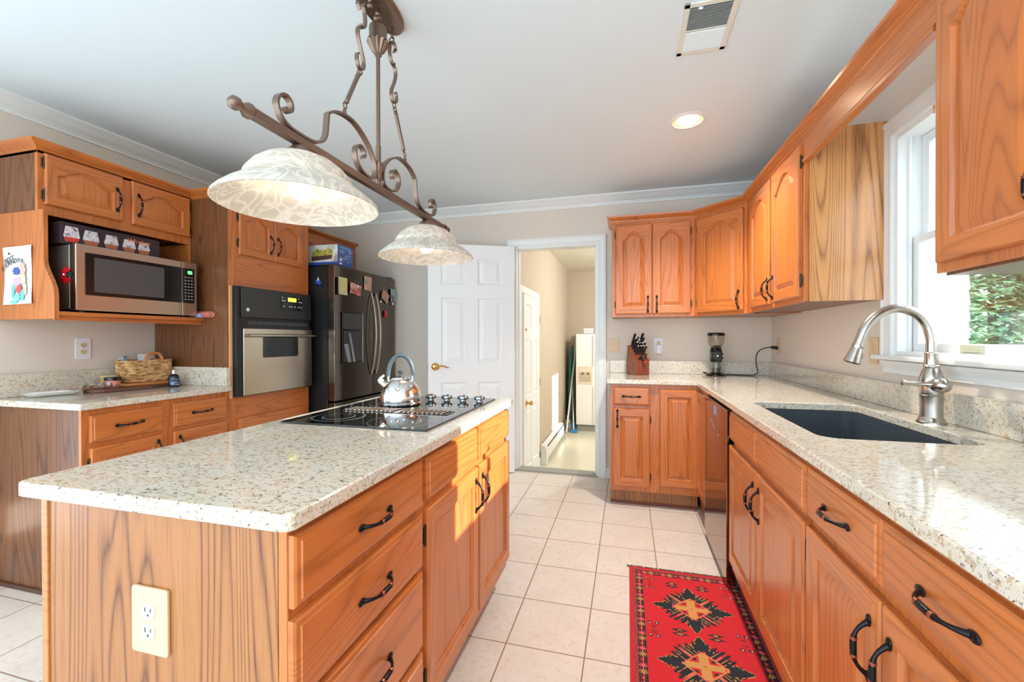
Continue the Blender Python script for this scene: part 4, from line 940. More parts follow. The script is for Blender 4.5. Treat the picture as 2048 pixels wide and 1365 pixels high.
# bottle
r = thing('dark_bottle', 'small dark glass bottle with pale cap at the right end of the side counter', 'bottle', (-2.720, 2.035, TOP), math.radians(60))
m = M(); m.lathe([(0, 0), (.026, 0), (.028, .004), (.028, .058), (.026, .066), (.018, .074), (.011, .077), (.011, .082)], n=28); m.build('glass_body', flat('dark_blue_glass', (20, 26, 38), .1), r, smooth=50)
m = M(); m.lathe([(.0125, .079), (.0125, .096), (.010, .104), (0, .106)], n=20); m.build('cap', flat('silver_cap', (196, 200, 206), .25, .7), r, smooth=40)
m = M(); P = [(.0284 * math.cos(a), .0284 * math.sin(a)) for a in [math.radians(-150 + 120 * k / 12) for k in range(13)]]
for k in range(12): m.face([m.pt((P[k][0], P[k][1], .010)), m.pt((P[k + 1][0], P[k + 1][1], .010)), m.pt((P[k + 1][0], P[k + 1][1], .052)), m.pt((P[k][0], P[k][1], .052))])
m.build('label', blotch('navy_label_print', [(40, 56, 90), (60, 76, 112), (190, 200, 220)], 150, .5, (.3, .3, 1)), r)
# jar, tin, bag
r = thing('cream_jar', 'pink jar with a dark lid left of the basket', 'jar', (-2.862, 1.795, TOP + .0195)); 
m = M(); m.lathe([(0, 0), (.033, 0), (.036, .005), (.036, .036), (.032, .040)], n=28); m.build('pot', flat('salmon_glass', (222, 140, 122), .3), r, smooth=40)
m = M(); m.lathe([(.038, .040), (.038, .056), (.036, .058), (0, .058)], n=28); m.build('lid', gblack, r, smooth=40)
BX((-.0, -.0375, .008), (.03, -.030, .030)).build('label', wplast, r)
r = thing('round_tin', 'gold and green round tin behind the pink jar', 'tin', (-2.955, 1.838, TOP), 0)
m = M(); m.lathe([(0, 0), (.044, 0), (.044, .066), (.0455, .068), (.0455, .082), (.043, .084), (0, .084)], n=32); m.build('canister', blotch('tin_print', [(190, 150, 92), (206, 198, 150), (150, 130, 80)], 14, .3), r, smooth=40)
r = thing('plastic_bag', 'crumpled clear plastic bag lying over the walnut board', 'bag', (-2.86, 1.735, TOP + .0195), math.radians(80))
m = M(); rr = random.Random(3); K = 22; G = []
for j in range(K + 1):
    row = []
    for i in range(K + 1):
        x = -.13 + .26 * i / K; y = -.05 + .10 * j / K; e = (1 - (x / .135) ** 2) * (1 - (y / .055) ** 2)
        row.append(m.pt((x, y, .001 + max(0, e) * (.010 + .030 * abs(math.sin(9 * x * 4 + 5 * math.sin(40 * y))) * rr.random()) + rr.random() * .003)))
    G.append(row)
for j in range(K):
    for i in range(K): m.face((G[j][i], G[j][i + 1], G[j + 1][i + 1], G[j + 1][i]))
bagm = NT('crinkled_film'); bagm.t.nodes.remove(bagm.b); _m = bagm.n('ShaderNodeMixShader', {0: .55, 1: bagm.n('ShaderNodeBsdfTransparent').outputs[0], 2: bagm.n('ShaderNodeBsdfGlossy', {'Roughness': .12, 'Color': (.75, .7, .64, 1)}).outputs[0]}); bagm.t.links.new(_m.outputs[0], bagm.out.inputs[0])
m.build('film', bagm.m, r)

# ---- on the refrigerator
FX0 = -2.205
def photo(label, y0, y1, z0, z1, cols, tilt=0., seed=0):
    r = thing('photo_print', label, 'photo', (FX0 + .018, (y0 + y1) / 2, (z0 + z1) / 2), PI / 2); r.rotation_euler = (0, tilt, PI / 2)
    r.rotation_euler = (tilt, 0, PI / 2) if False else (0, 0, PI / 2)
    wd, hg = y1 - y0, z1 - z0
    M().prism([(x * math.cos(tilt) - z * math.sin(tilt), x * math.sin(tilt) + z * math.cos(tilt)) for x, z in ((-wd / 2, -hg / 2), (wd / 2, -hg / 2), (wd / 2, hg / 2), (-wd / 2, hg / 2))], 'y', 0, -.0012).build('print', blotch('blurred_photo_%d' % seed, cols, 9, .35), r)
    return r
photo('upright photo with a yellow shape on the refrigerator, leftmost of the five', 2.905, 3.015, 1.562, 1.700, [(180, 180, 176), (216, 206, 130), (196, 196, 196)], 0, 1)
photo('tilted pink photo on the refrigerator left door, lowest on that door', 3.052, 3.205, 1.578, 1.668, [(196, 160, 150), (220, 176, 168), (188, 90, 80), (120, 100, 96)], -.12, 2)
photo('upright photo with an orange centre beside the refrigerator door gap', 3.245, 3.355, 1.632, 1.752, [(190, 190, 180), (222, 168, 140), (150, 160, 140)], -.03, 3)
photo('slanted photo on the refrigerator right door under a black cord', 3.520, 3.640, 1.560, 1.652, [(140, 130, 120), (210, 150, 120), (120, 126, 120)], -.45, 4)
photo('blue and grey photo at the right edge of the refrigerator', 3.675, 3.765, 1.570, 1.690, [(130, 150, 160), (176, 200, 214), (96, 92, 88)], 0, 5)
def dot(label, y, z, x=FX0 + .0195, s=1.):
    r = thing('round_magnet', label, 'magnet', (x, y, z), PI / 2); M().lathe([(0, -.006), (.008 * s, -.005), (.009 * s, 0)], n=16, axis='y').build('disc', wplast, r, smooth=40); return r
dot('small white magnet holding the tilted pink photo', 3.155, 1.650)
dot('white round magnet below the rightmost photo', 3.712, 1.548, s=1.5)
dot('white oval magnet low on the slanted photo', 3.500, 1.552, s=1.2)
r = thing('hanging_cord', 'short black cord magnet beside the slanted photo', 'magnet', (FX0 + .018, 3.515, 1.61), PI / 2); M().tube([(0, 0, .05), (.004, -.003, .03), (-.006, -.003, 0), (-.004, -.002, -.045)], .0035, 8).build('cord', mblack, r, smooth=50)
bow_magnet('red ribbon bow magnet on the refrigerator right door', (FX0 + .013, 3.585, 1.445), PI / 2, 1.25)
r = thing('motorbike_magnet', 'blue and white motorbike shaped magnet on the refrigerator side', 'magnet', (-2.352, 2.8895, 1.655))
m = M(); m.lathe([(.010, 0), (.015, 0), (.015, -.004), (.010, -.004), (.010, 0)], (-.018, 0, -.02), 16, 'y'); m.lathe([(.010, 0), (.015, 0), (.015, -.004), (.010, -.004), (.010, 0)], (.022, 0, -.024), 16, 'y'); m.build('wheels', mblack, r)
M().prism([(-.03, .0), (-.01, -.012), (.012, -.014), (.024, .0), (.014, .012), (-.002, .014), (-.016, .026), (-.030, .018)], 'y', 0, -.006).build('fairing', flat('royal_blue', (40, 80, 190), .3), r, bevel=.001)
M().prism([(-.012, .016), (.004, .014), (.0, .038), (-.010, .042)], 'y', -.001, -.007).build('rider', flat('sky_white', (200, 216, 236), .3), r, bevel=.001)
# planter box
r = thing('planter_box', 'blue and white cardboard box picturing a flower planter, on top of the refrigerator', 'box', (-2.628, 2.955, 1.808), math.radians(3))
m = M(); m.box((-.02, 0, 0), (.385, .21, .165)); m.build('carton', flat('blue_card', (50, 88, 178), .45), r, bevel=.001)
ph = thing_face = M().prism([(-.018, .022), (.383, .026), (.383, .163), (-.018, .163)], 'y', -.0003, -.0008).build('printed_scene', blotch('pale_street_print', [(150, 146, 138), (208, 206, 196), (232, 230, 222), (176, 160, 146)], 7, .4, (1, 1, .6)), r)
M().prism([(.15, .035), (.33, .048), (.335, .08), (.145, .07)], 'y', -.0009, -.0014).build('printed_trough', flat('printed_brown', (84, 58, 44), .5), r)
M().prism([(.145, .07), (.335, .08), (.34, .115), (.30, .135), (.25, .118), (.20, .135), (.16, .11)], 'y', -.0015, -.0019).build('printed_leaves', blotch('printed_flowers', [(60, 110, 50), (130, 160, 70), (220, 190, 80), (200, 60, 60)], 60, .5), r)
m = M(); m.box((.3853, .015, .03), (.3858, .19, .14)); m.build('side_text_block', blotch('blue_side_print', [(56, 84, 160), (76, 102, 176), (170, 184, 216)], 90, .5, (.2, .2, 1)), r)
m = M(); m.box((.3853, .02, .142), (.3858, .18, .156)); m.build('teal_band', flat('printed_teal', (90, 170, 206), .5), r)
m = M(); m.box((.3859, .02, .035), (.3864, .05, .055)); m.box((.3859, .02, .008), (.3864, .055, .024)); m.build('white_stickers', wplast, r)
for o in list(r.children): o.location = (0, 0, 0)

# ================================================================ THINGS ON THE RIGHT
# knife block
KB = (.074, 3.684, TOP)
r = thing('knife_block', 'reddish wooden knife block on the back counter', 'knife block', KB, math.radians(-62))
# local x is the depth direction (towards the front), y the width
prof = [(-.075, 0), (-.045, .0), (-.030, .012), (-.005, .0), (.085, 0), (.087, .006), (.087, .118), (-.038, .238), (-.050, .238), (-.075, .07)]
m = M(); m.prism(prof, 'y', -.060, .060); m.build('block', cherry, r, bevel=.003)
BX((.0872, -.035, .030), (.0876, .030, .034)).build('faint_brand_mark', flat('dark_brand_mark', (90, 44, 28), .5), r)
rot = Matrix.Rotation(math.radians(-62), 3, 'Z'); sl = Vector((.125, 0, -.120)).normalized(); nd = Vector((.50, 0, .866)); 
capm = flat('pale_end_cap', (226, 226, 224), .3)
def knife(px, py, L, lab, wd=.0115):
    base = Vector((.0, py, 0)) + Vector((-.040, 0, .238)) + sl * px + nd.normalized() * .002
    wpos = Vector(KB) + rot @ base
    k = thing('kitchen_knife', lab, 'knife', wpos, 0, 'knives in the block'); k.rotation_euler = Matrix.Rotation(math.radians(-62), 4, 'Z').to_euler()
    d = nd.normalized(); q = Vector((0, 1, 0)); b = d.cross(q)
    P = [d * t * L + b * (.006 * math.sin(PI * t * 1.1)) for t in (0, .1, .3, .5, .7, .9, 1.)]
    m = M(); m.tube(P, [wd * .8, wd * .85, wd, wd * .92, wd, wd * 1.15, wd * .9], 10, sx=.72, up=(0, 1, 0)); m.build('grip', mblack, k, smooth=50)
    m = M(); m.tube([P[-1] - d * .001, P[-1] + d * .003], [wd * .85, wd * .62], 10, sx=.72, up=(0, 1, 0)); m.build('end_cap', capm, k, smooth=40)
    return k
rows_ = [(.018, [(-.034, .125, 'tall knife at the far left corner of the block, curved grip'), (.0, .095, 'knife in the back row, middle slot, short grip'), (.034, .130, 'tallest knife in the back row, right slot')]),
         (.050, [(-.034, .105, 'knife in the second row, left slot'), (.0, .085, 'knife in the second row, middle slot'), (.032, .115, 'knife in the second row, right slot')]),
         (.082, [(-.036, .095, 'knife in the third row, leftmost slot'), (-.012, .088, 'steak knife in the third row, second slot from the left'), (.012, .088, 'steak knife in the third row, third slot from the left'), (.038, .092, 'steak knife in the third row, rightmost slot')]),
         (.112, [(-.036, .085, 'steak knife in the front row, leftmost slot'), (-.012, .085, 'steak knife in the front row, second slot from the left'), (.012, .085, 'steak knife in the front row, third slot from the left'), (.038, .085, 'steak knife in the front row, rightmost slot')])]
for px, ks in rows_:
    for py, L, lab in ks: knife(px, py, L, lab, .0098 if L > .1 else .0085)
sp = Vector(KB) + rot @ (Vector((-.040, 0, .238)) + sl * .15 + nd * .002)
k = thing('kitchen_scissors', 'black handled kitchen scissors hung at the front of the knife block', 'scissors', sp, math.radians(-62))
m = M()
for s in (-1, 1): m.tube([(.022 + .012 * math.cos(a), s * .019 + .016 * math.sin(a), .012 + .020 * math.sin(a + .6)) for a in [2 * PI * q / 16 for q in range(17)]], .0042, 8, caps=False)
m.tube([(.030, 0, -.015), (.02, 0, .01)], .012, 10); m.build('grips', mblack, k, smooth=50)
M().sphere((.052, .004, -.030), .012, 8, (.6, 1, .8)).build('red_tip', flat('signal_red', (226, 44, 56), .35), k, smooth=50)
m = M(); m.tube([(.046, .003, -.026), (.032, 0, -.004)], .0125, 10); m.build('black_collar', mblack, k, smooth=50)

# coffee grinder
r = thing('coffee_grinder', 'black coffee grinder with clear hopper in the back counter corner', 'coffee grinder', (.668, 3.675, TOP))
m = M(); m.lathe([(0, 0), (.074, 0), (.076, .006), (.072, .014), (.055, .020), (.05, .021)], n=36, cap0=True); m.build('base', gblack, r, smooth=35)
m = M(); m.lathe([(.034, .021), (.037, .05), (.034, .09), (.036, .108), (.033, .108), (.031, .09), (.034, .05), (.031, .024)], n=32); m.build('grounds_jar', clear_m, r, smooth=50)
m = M(); m.prism([(-.03, .02), (.03, .02), (.026, .11), (-.026, .11)], 'y', .02, .045); m.build('rear_column', flat('silver_grey_metal', (120, 124, 126), .2, .9), r, bevel=.003)
m = M(); m.lathe([(.028, .022), (.031, .023), (.031, .055), (.0, .058)], n=28); m.build('ground_coffee', flat('dark_coffee', (40, 34, 34), .6), r, smooth=40)
m = M(); m.lathe([(0, .108), (.041, .108), (.043, .115), (.043, .195), (.040, .215), (.036, .222), (0, .222)], n=36); bd = m.build('housing', gblack, r, smooth=35)
m = M(); m.lathe([(.041, -.055), (.044, -.058), (.044, -.046), (.030, -.036), (.041, -.055)], (0, 0, .158), 32, 'y'); m.lathe([(.044, -.046), (.044, -.036), (.038, -.03)], (0, 0, .158), 32, 'y'); m.build('dial_ring', steel, bd, smooth=35)
m = M(); m.lathe([(0, -.064), (.034, -.062), (.039, -.057), (.039, -.04)], (0, 0, .158), 32, 'y'); m.build('dial_face', mblack, bd, smooth=35)
m = M(); m.lathe([(0, -.068), (.006, -.067), (.006, -.062)], (0, 0, .158), 16, 'y'); m.build('dial_button', wplast, bd); 
m = M(); m.lathe([(0, -.056), (.009, -.055), (.009, -.045)], (.044, 0, .158), 16, 'y'); m.build('switch_knob', steel, bd)
m = M(); m.lathe([(.036, .222), (.046, .232), (.058, .262), (.060, .315), (.057, .315), (.055, .262), (.043, .235), (.033, .225)], n=36); m.build('hopper', clear_m, r, smooth=50)
m = M(); m.lathe([(0, .2225), (.032, .226), (.043, .238), (.03, .241), (0, .240)], n=28); m.build('coffee_beans', blotch('beans', [(40, 26, 20), (80, 52, 36)], 120, .4), r, smooth=60)
m = M(); m.lathe([(.056, .312), (.063, .314), (.064, .328), (.060, .336), (0, .338)], n=36); m.build('lid', gblack, r, smooth=35)
# cord
cy_ = YW - .036
P = [(.63, 3.70, TOP + .012), (.60, 3.71, TOP + .02), (.585, 3.735, TOP + .022), (.60, 3.755, TOP + .012), (.66, 3.765, TOP + .005), (.78, 3.762, TOP + .005), (.88, 3.745, TOP + .004), (.95, 3.73, TOP + .008), (.975, 3.725, TOP + .03), (.965, 3.72, TOP + .08), (.955, 3.69, TOP + .15), (.965, 3.66, TOP + .195), (1.0, 3.645, TOP + .218), (1.04, 3.64, TOP + .225), (1.05, 3.64, TOP + .225)]
def smooth_path(P, k=6):
    P = [Vector(p) for p in P]; out = []
    for i in range(len(P) - 1):
        p0, p1, p2, p3 = P[max(i - 1, 0)], P[i], P[i + 1], P[min(i + 2, len(P) - 1)]
        for j in range(k):
            t = j / k; out.append(.5 * ((2 * p1) + (p2 - p0) * t + (2 * p0 - 5 * p1 + 4 * p2 - p3) * t * t + (3 * p1 - p0 - 3 * p2 + p3) * t ** 3))
    return out + [P[-1]]
r = thing('power_cord', 'black cord running from the coffee grinder up to the corner outlet', 'cord', (0, 0, 0))
M().tube(smooth_path(P), .0038, 8).build('cable', mblack, r, smooth=60)
M().tube([(1.04, 3.64, TOP + .225), (1.06, 3.64, TOP + .224), (1.085, 3.64, TOP + .220)], [.008, .013, .014], 10).build('plug', mblack, r, smooth=50)

# ================================================================ RUG
RX0, RX1, RYF, RYN = .008, .540, 2.352, .62
def rug():
    cs = .0045; nx = int((RX1 - RX0) / cs); ny = int((RYF - RYN) / cs); W = RX1 - RX0
    A = (196, 24, 34); B = (28, 30, 38); Cc = (196, 140, 74); Pk = (226, 76, 84); Wt = (214, 204, 180); Dk = (120, 22, 34); Gr = (70, 84, 70)
    def star(u, v, s):   # 8 petal flower
        rr_ = math.hypot(u, v); a = math.atan2(v, u); return rr_ < s * (.62 + .38 * math.cos(8 * a)) and rr_ > s * .12
    def med(u, v):
        # stepped medallion, symmetric in four quadrants
        au, av = abs(u), abs(v); dm = au + av
        if dm < .078:
            if dm > .0725: return Cc
            # saltire of four petals
            p, q = (au + av) / 1.414, abs(au - av) / 1.414
            if au < .016 + .0 and av < .066 and av > .003: return Cc
            if av < .016 and au < .066 and au > .003: return Cc
            if abs(au - .032) < .006 and abs(av - .032) < .006: return B
            return A
        if dm < .082: return Pk if int(u * 300) % 2 else A
        # four pointed leaves on the axes
        for a_, b_ in ((au, av), (av, au)):
            t = a_ - .078
            if 0 < t < .085:
                wv = (.012 + .030 * (1 - t / .085)) * (1 if (int(t / .012) % 2 == 0) else .72)
                if t > .05: wv = .019 * (1 - (t - .05) / .035) ** .7
                if b_ < wv: return B
                if b_ < wv + .003: return Cc
        # diagonal fingers
        k = (dm - .082); e = (au - av)
        if k < .115 and abs(e) < .125:
            fi = (abs(e) - .006) / .020; fr = fi - math.floor(fi)
            lim = .088 - .35 * abs(e) + (.022 if int(math.floor(fi)) % 2 == 0 else 0)
            if abs(e) < .005: return Pk if k < .05 else None
            if k < lim - .018 * abs(fr - .5) * 2: return B if .10 < fr < .95 else Cc
        return None
    cols = []
    for j in range(ny):
        y = RYF - (j + .5) * cs; d = RYF - y
        for i in range(nx):
            x = (i + .5) * cs; e = min(x, W - x); c = None; ee = min(e, d)
            side_ = e <= d; t = d if side_ else x
            if ee < .012: c = A
            elif ee < .014: c = B
            elif ee < .030: c = (176, 70, 66) if (int(t / .0055) + int(ee / .005)) % 2 else Dk
            elif ee < .032: c = B
            elif ee < .062:
                v = (t / .030); vv = (v - math.floor(v) - .5) * .030; uu = ee - .047; kk = int(math.floor(v)) % 3
                c = B
                if star(uu, vv, .0145): c = (Cc, A, Pk)[kk]
                if math.hypot(uu, vv) < .003: c = B if kk == 0 else Cc
            elif ee < .065: c = B
            else:
                c = A; u = x - W / 2
                yy = (2.045 - y); n_ = round(yy / .348); v = yy - n_ * .348
                if y < 2.045 + .348 / 2 or True:
                    mcol = med(u * .98, v) if n_ >= 0 else None
                    if mcol: c = mcol
                    # small devices between medallions
                    for s in (-1, 1):
                        for dy_ in (.0, .024):
                            uu, vv = abs(u - s * .068), abs((v if v > 0 else v + .348) - .162 - dy_)
                            if uu / .034 + vv / .012 < 1: c = B
                            if uu / .012 + vv / .0065 < 1: c = Cc
                            if uu / .005 + vv / .003 < 1: c = B
                        for dy_ in (-.035, .045):
                            for du in (.155, .185):
                                if math.hypot((u - s * du) * 1., ((v if v > 0 else v + .348) - .174 - dy_) * 1.) < .0085: c = B
                                if math.hypot((u - s * du), ((v if v > 0 else v + .348) - .174 - dy_)) < .0035: c = Wt
                        for dy_ in (-.012, .020):
                            if star(u - s * .170, (v if v > 0 else v + .348) - .174 - dy_, .014): c = Dk
                        if n_ == 0 and star(u - s * .160, v + .215, .013): c = Wt
                    if n_ == 0 and star(u, v + .205, .013): c = Wt
            h = ((i * 73856093) ^ (j * 19349663)) % 97
            if h > 95 and c == A: c = (208, 44, 54)
            cols.append(c)
    return nx, ny, cs, cols
nx, ny, cs, cols = rug()
r = thing('runner_rug', 'red and navy patterned wool runner rug on the tiles by the sink cabinets', 'rug', (0, 0, 0))
vs = [(RX0 + i * cs, RYF - j * cs, .0085 + .0006 * ((i * 7 + j * 13) % 5) / 5) for j in range(ny + 1) for i in range(nx + 1)]
fs = [(j * (nx + 1) + i, j * (nx + 1) + i + nx + 1, j * (nx + 1) + i + nx + 2, j * (nx + 1) + i + 1) for j in range(ny) for i in range(nx)]
me = bpy.data.meshes.new('pile'); me.from_pydata(vs, [], fs); ca_ = me.color_attributes.new('knots', 'FLOAT_COLOR', 'CORNER')
buf = [];
for c in cols: buf += list(lin(c)) * 4
ca_.data.foreach_set('color', buf)
rm = NT('knotted_wool'); at = rm.n('ShaderNodeAttribute', attribute_name='knots'); nz = rm.noise(rm.coord(rnd=False), 260, 2)
rm.bump(nz, .4, .002); rm = rm.set(Base_Color=at.outputs[0], Roughness=.9)
me.materials.append(rm); o = bpy.data.objects.new('pile', me); COL.objects.link(o); o.parent = r
BX((RX0, RYF - ny * cs, .0005), (RX0 + nx * cs, RYF, .0084)).build('backing', flat('red_backing', (150, 30, 36), .9), r)
m = M(); rr = random.Random(5)
for k in range(110):
    x = RX0 - .004 + (RX1 - RX0 + .006) * k / 109; m.tube([(x, RYF - .002, .006), (x + rr.gauss(0, .004), RYF + .006, .006 + rr.random() * .004), (x + rr.gauss(0, .006), RYF + .014 + rr.random() * .006, .003)], .0022, 5)
m.build('fringe', flat('grey_green_fringe', (66, 78, 74), .9), r)

# ================================================================ CEILING FIXTURES
# vent
r = thing('ceiling_vent', 'white louvred ceiling vent with small damper tab', 'vent', (.299, 1.85, ZC))
m = M(); hx, hy = .096, .150
for a, b in (((-hx, -hy, -.006), (hx, -hy + .022, -.0003)), ((-hx, hy - .022, -.006), (hx, hy, -.0003)), ((-hx, -hy, -.006), (-hx + .022, hy, -.0003)), ((hx - .022, -hy, -.006), (hx, hy, -.0003))): m.box(a, b)
m.box((-hx + .02, -.003, -.006), (hx - .02, .003, -.002)); m.build('frame', flat('almond_vent_frame', (226, 226, 214), .5), r, bevel=.002)
BX((-hx + .02, -hy + .02, -.0012), (hx - .02, hy - .02, -.0004)).build('dark_throat', flat('duct_dark', (70, 86, 90), .8), r)
for sgn in (-1, 1):
    m = M()
    for k in range(14):
        y = sgn * (.010 + k * .0083); m.prism([(y, -.0015), (y + .0012, -.0015), (y + .0012 + .0045 * sgn, -.0065), (y + .0045 * sgn, -.0065)], 'x', -hx + .021, hx - .021)
    m.build('slats', flat('white_slat', (236, 240, 238), .5), r)
BX((-.045, -hy + .024, -.012), (-.03, -hy + .030, -.004)).build('damper_tab', wplast, r, bevel=.001)
# recessed light
r = thing('recessed_downlight', 'lit recessed ceiling downlight with white ring', 'downlight', (.327, 2.612, ZC))
m = M(); m.lathe([(.098, -.0004), (.098, -.004), (.080, -.007), (.076, -.004), (.076, -.0004)], n=48); m.build('trim_ring', trim_m, r, smooth=40)
m = M(); m.lathe([(.076, -.003), (.066, -.0016), (.060, -.0012)], n=40); m.build('baffle', flat('gold_reflector', (240, 206, 150), .3), r)
m = M(); m.sphere((0, 0, -.004), .056, 14, (1, 1, .12)); m.build('bulb_face', can_m, r, smooth=60)
ld_ = bpy.data.lights.new('downlight', 'SPOT'); ld_.energy = 85; ld_.spot_size = 2.2; ld_.spot_blend = .8; ld_.color = (1, .92, .82); ld_.shadow_soft_size = .05
lo_ = bpy.data.objects.new('downlight_beam', ld_); COL.objects.link(lo_); lo_.parent = r; lo_.location = (0, 0, -.02)

for dx_, dy_, lab in ((-1.95, .40, 'added fill downlight, unseen, in the ceiling above the left counter end'), (.327, .55, 'added fill downlight, unseen, in the ceiling above the camera')):  # unseen copies of the downlight, added to brighten the room
    c_ = clone(r); c_.location = (dx_, dy_, ZC); c_['label'] = lab
    for q in c_.children:
        if q.type == 'LIGHT': q.data = q.data.copy(); q.data.energy = 10; q.data.color = (1, .95, .9)
# pendant
PX, PYc, BZ = -.885, 1.405, 1.762
r = thing('pendant_light', 'aged bronze two-shade scroll pendant with alabaster bowls over the island', 'pendant lamp', (PX, PYc, ZC))
Z = lambda z: z - ZC
m = M(); K = 40
L = []
for e, z in ((0, 0), (0, -.010), (.006, -.014), (.008, -.020), (.014, -.022)):
    L.append([((.062 - e) * (abs(math.cos(a)) ** .9) * (1 if math.cos(a) > 0 else -1), (.150 - e) * (abs(math.sin(a)) ** .9) * (1 if math.sin(a) > 0 else -1), z - .0003) for a in [2 * PI * k / K for k in range(K)]])
m.loops(L); m.build('canopy', bronze, r, smooth=40)
for s in (-1, 1):
    m = M(); m.lathe([(.004, -.022), (.009, -.026), (.009, -.030), (.006, -.034), (.011, -.040), (.012, -.046), (.007, -.054), (0, -.055)], (.0, s * .03 - .04 * (s > 0) - .02, 0), 18)
    if s < 0: m.build('finial', bronze, r, smooth=50)
def ring(c, R_, r_, nrm):
    nrm = Vector(nrm).normalized(); a = nrm.orthogonal().normalized(); b = nrm.cross(a); P = [Vector(c) + a * R_ * math.cos(2 * PI * k / 20) + b * R_ * math.sin(2 * PI * k / 20) for k in range(21)]
    return M().tube(P, r_, 8, caps=False)
m = M(); m.lathe([(0, Z(2.415)), (.008, Z(2.415)), (.010, Z(2.402)), (.007, Z(2.398)), (.016, Z(2.388)), (.016, Z(2.380)), (.012, Z(2.376)), (.018, Z(2.366)), (.030, Z(2.356)), (.032, Z(2.350)), (.032, Z(2.315)), (.0375, Z(2.305)), (.038, Z(2.298))], n=30); m.build('hub_body', bronze, r, smooth=35)
m = M(); m.lathe([(.038, Z(2.298)), (.034, Z(2.290)), (.022, Z(2.268)), (.012, Z(2.258)), (.012, Z(2.250)), (.006, Z(2.245))], n=48, flute=.10, ff=12); m.build('fluted_cup', bronze, r, smooth=40)
m = M(); m.tube([(0, 0, Z(2.44)), (0, 0, Z(2.40))], .006, 12); m.build('nipple', bronze, r)
m = M(); m.tube([(0, 0, Z(2.26)), (0, 0, Z(1.92)), (0, 0, Z(1.92)), (0, 0, Z(1.85))], [.0075, .0075, .0095, .0095], 14); m.build('centre_rod', bronze, r, smooth=40)
m = M(); m.lathe([(.010, Z(1.862)), (.018, Z(1.857)), (.019, Z(1.830)), (.014, Z(1.822)), (.011, Z(1.80)), (.014, Z(1.797)), (.010, Z(1.79)), (.008, Z(1.778))], n=24); m.build('centre_collar', bronze, r, smooth=40)
m = M(); m.tube([(0, -.555, Z(BZ)), (0, .575, Z(BZ))], .017, 4, up=(1, 0, 1)); m.build('crossbar', bronze, r, bevel=.003)
for s in (-1, 1):
    y0 = -.555 if s < 0 else .575; m = M()
    m.lathe([(.016, 0), (.019, s * .004), (.019, s * .012), (.012, s * .022), (.010, s * .030), (.016, s * .040), (.015, s * .052), (.006, s * .060), (0, s * .061)], (0, y0, Z(BZ)), 20, 'y'); m.build('end_finial', bronze, r, smooth=50)
def scroll(s):
    """from the bar's outer curl over the peak and back to the inner curl; y relative to centre, s mirrors"""
    P = []
    def arc(cy, cz, R_, a0, a1, n, R1=None):
        for k in range(n + 1):
            t = k / n; a = math.radians(a0 + (a1 - a0) * t); q = R_ + ((R1 if R1 is not None else R_) - R_) * t; P.append((cy + q * math.cos(a), cz + q * math.sin(a)))
    arc(.440, 1.845, .014, -40, 180, 10, .040)      # outer curl, spirals out
    P.extend([(.400, 1.835), (.392, 1.815), (.372, 1.795)][:0])
    arc(.345, 1.845, .057, -0, -0, 1) if False else None
    return P
def mk_scroll(s):
    pts = [(.452, 1.828), (.438, 1.822), (.427, 1.833), (.430, 1.852), (.447, 1.862), (.468, 1.852), (.478, 1.828), (.466, 1.800), (.438, 1.784), (.400, 1.781), (.352, 1.783), (.312, 1.797), (.290, 1.825), (.284, 1.862), (.280, 1.897)]
    pts2 = [(.280, 1.897), (.262, 1.912), (.232, 1.926), (.196, 1.934), (.150, 1.934), (.104, 1.918), (.062, 1.890), (.034, 1.855), (.024, 1.822), (.030, 1.796), (.050, 1.783), (.082, 1.782), (.110, 1.790), (.134, 1.810), (.144, 1.838), (.134, 1.862), (.112, 1.872), (.094, 1.862), (.090, 1.846), (.100, 1.836)]
    m = M()
    for q in (pts, pts2):
        P = smooth_path([(0, s * y, Z(z)) for y, z in q], 4); m.ribbon(P, (1, 0, 0), .018, .007)
    return m.build('scroll', bronze, r, smooth=35)
mk_scroll(-1); mk_scroll(1)
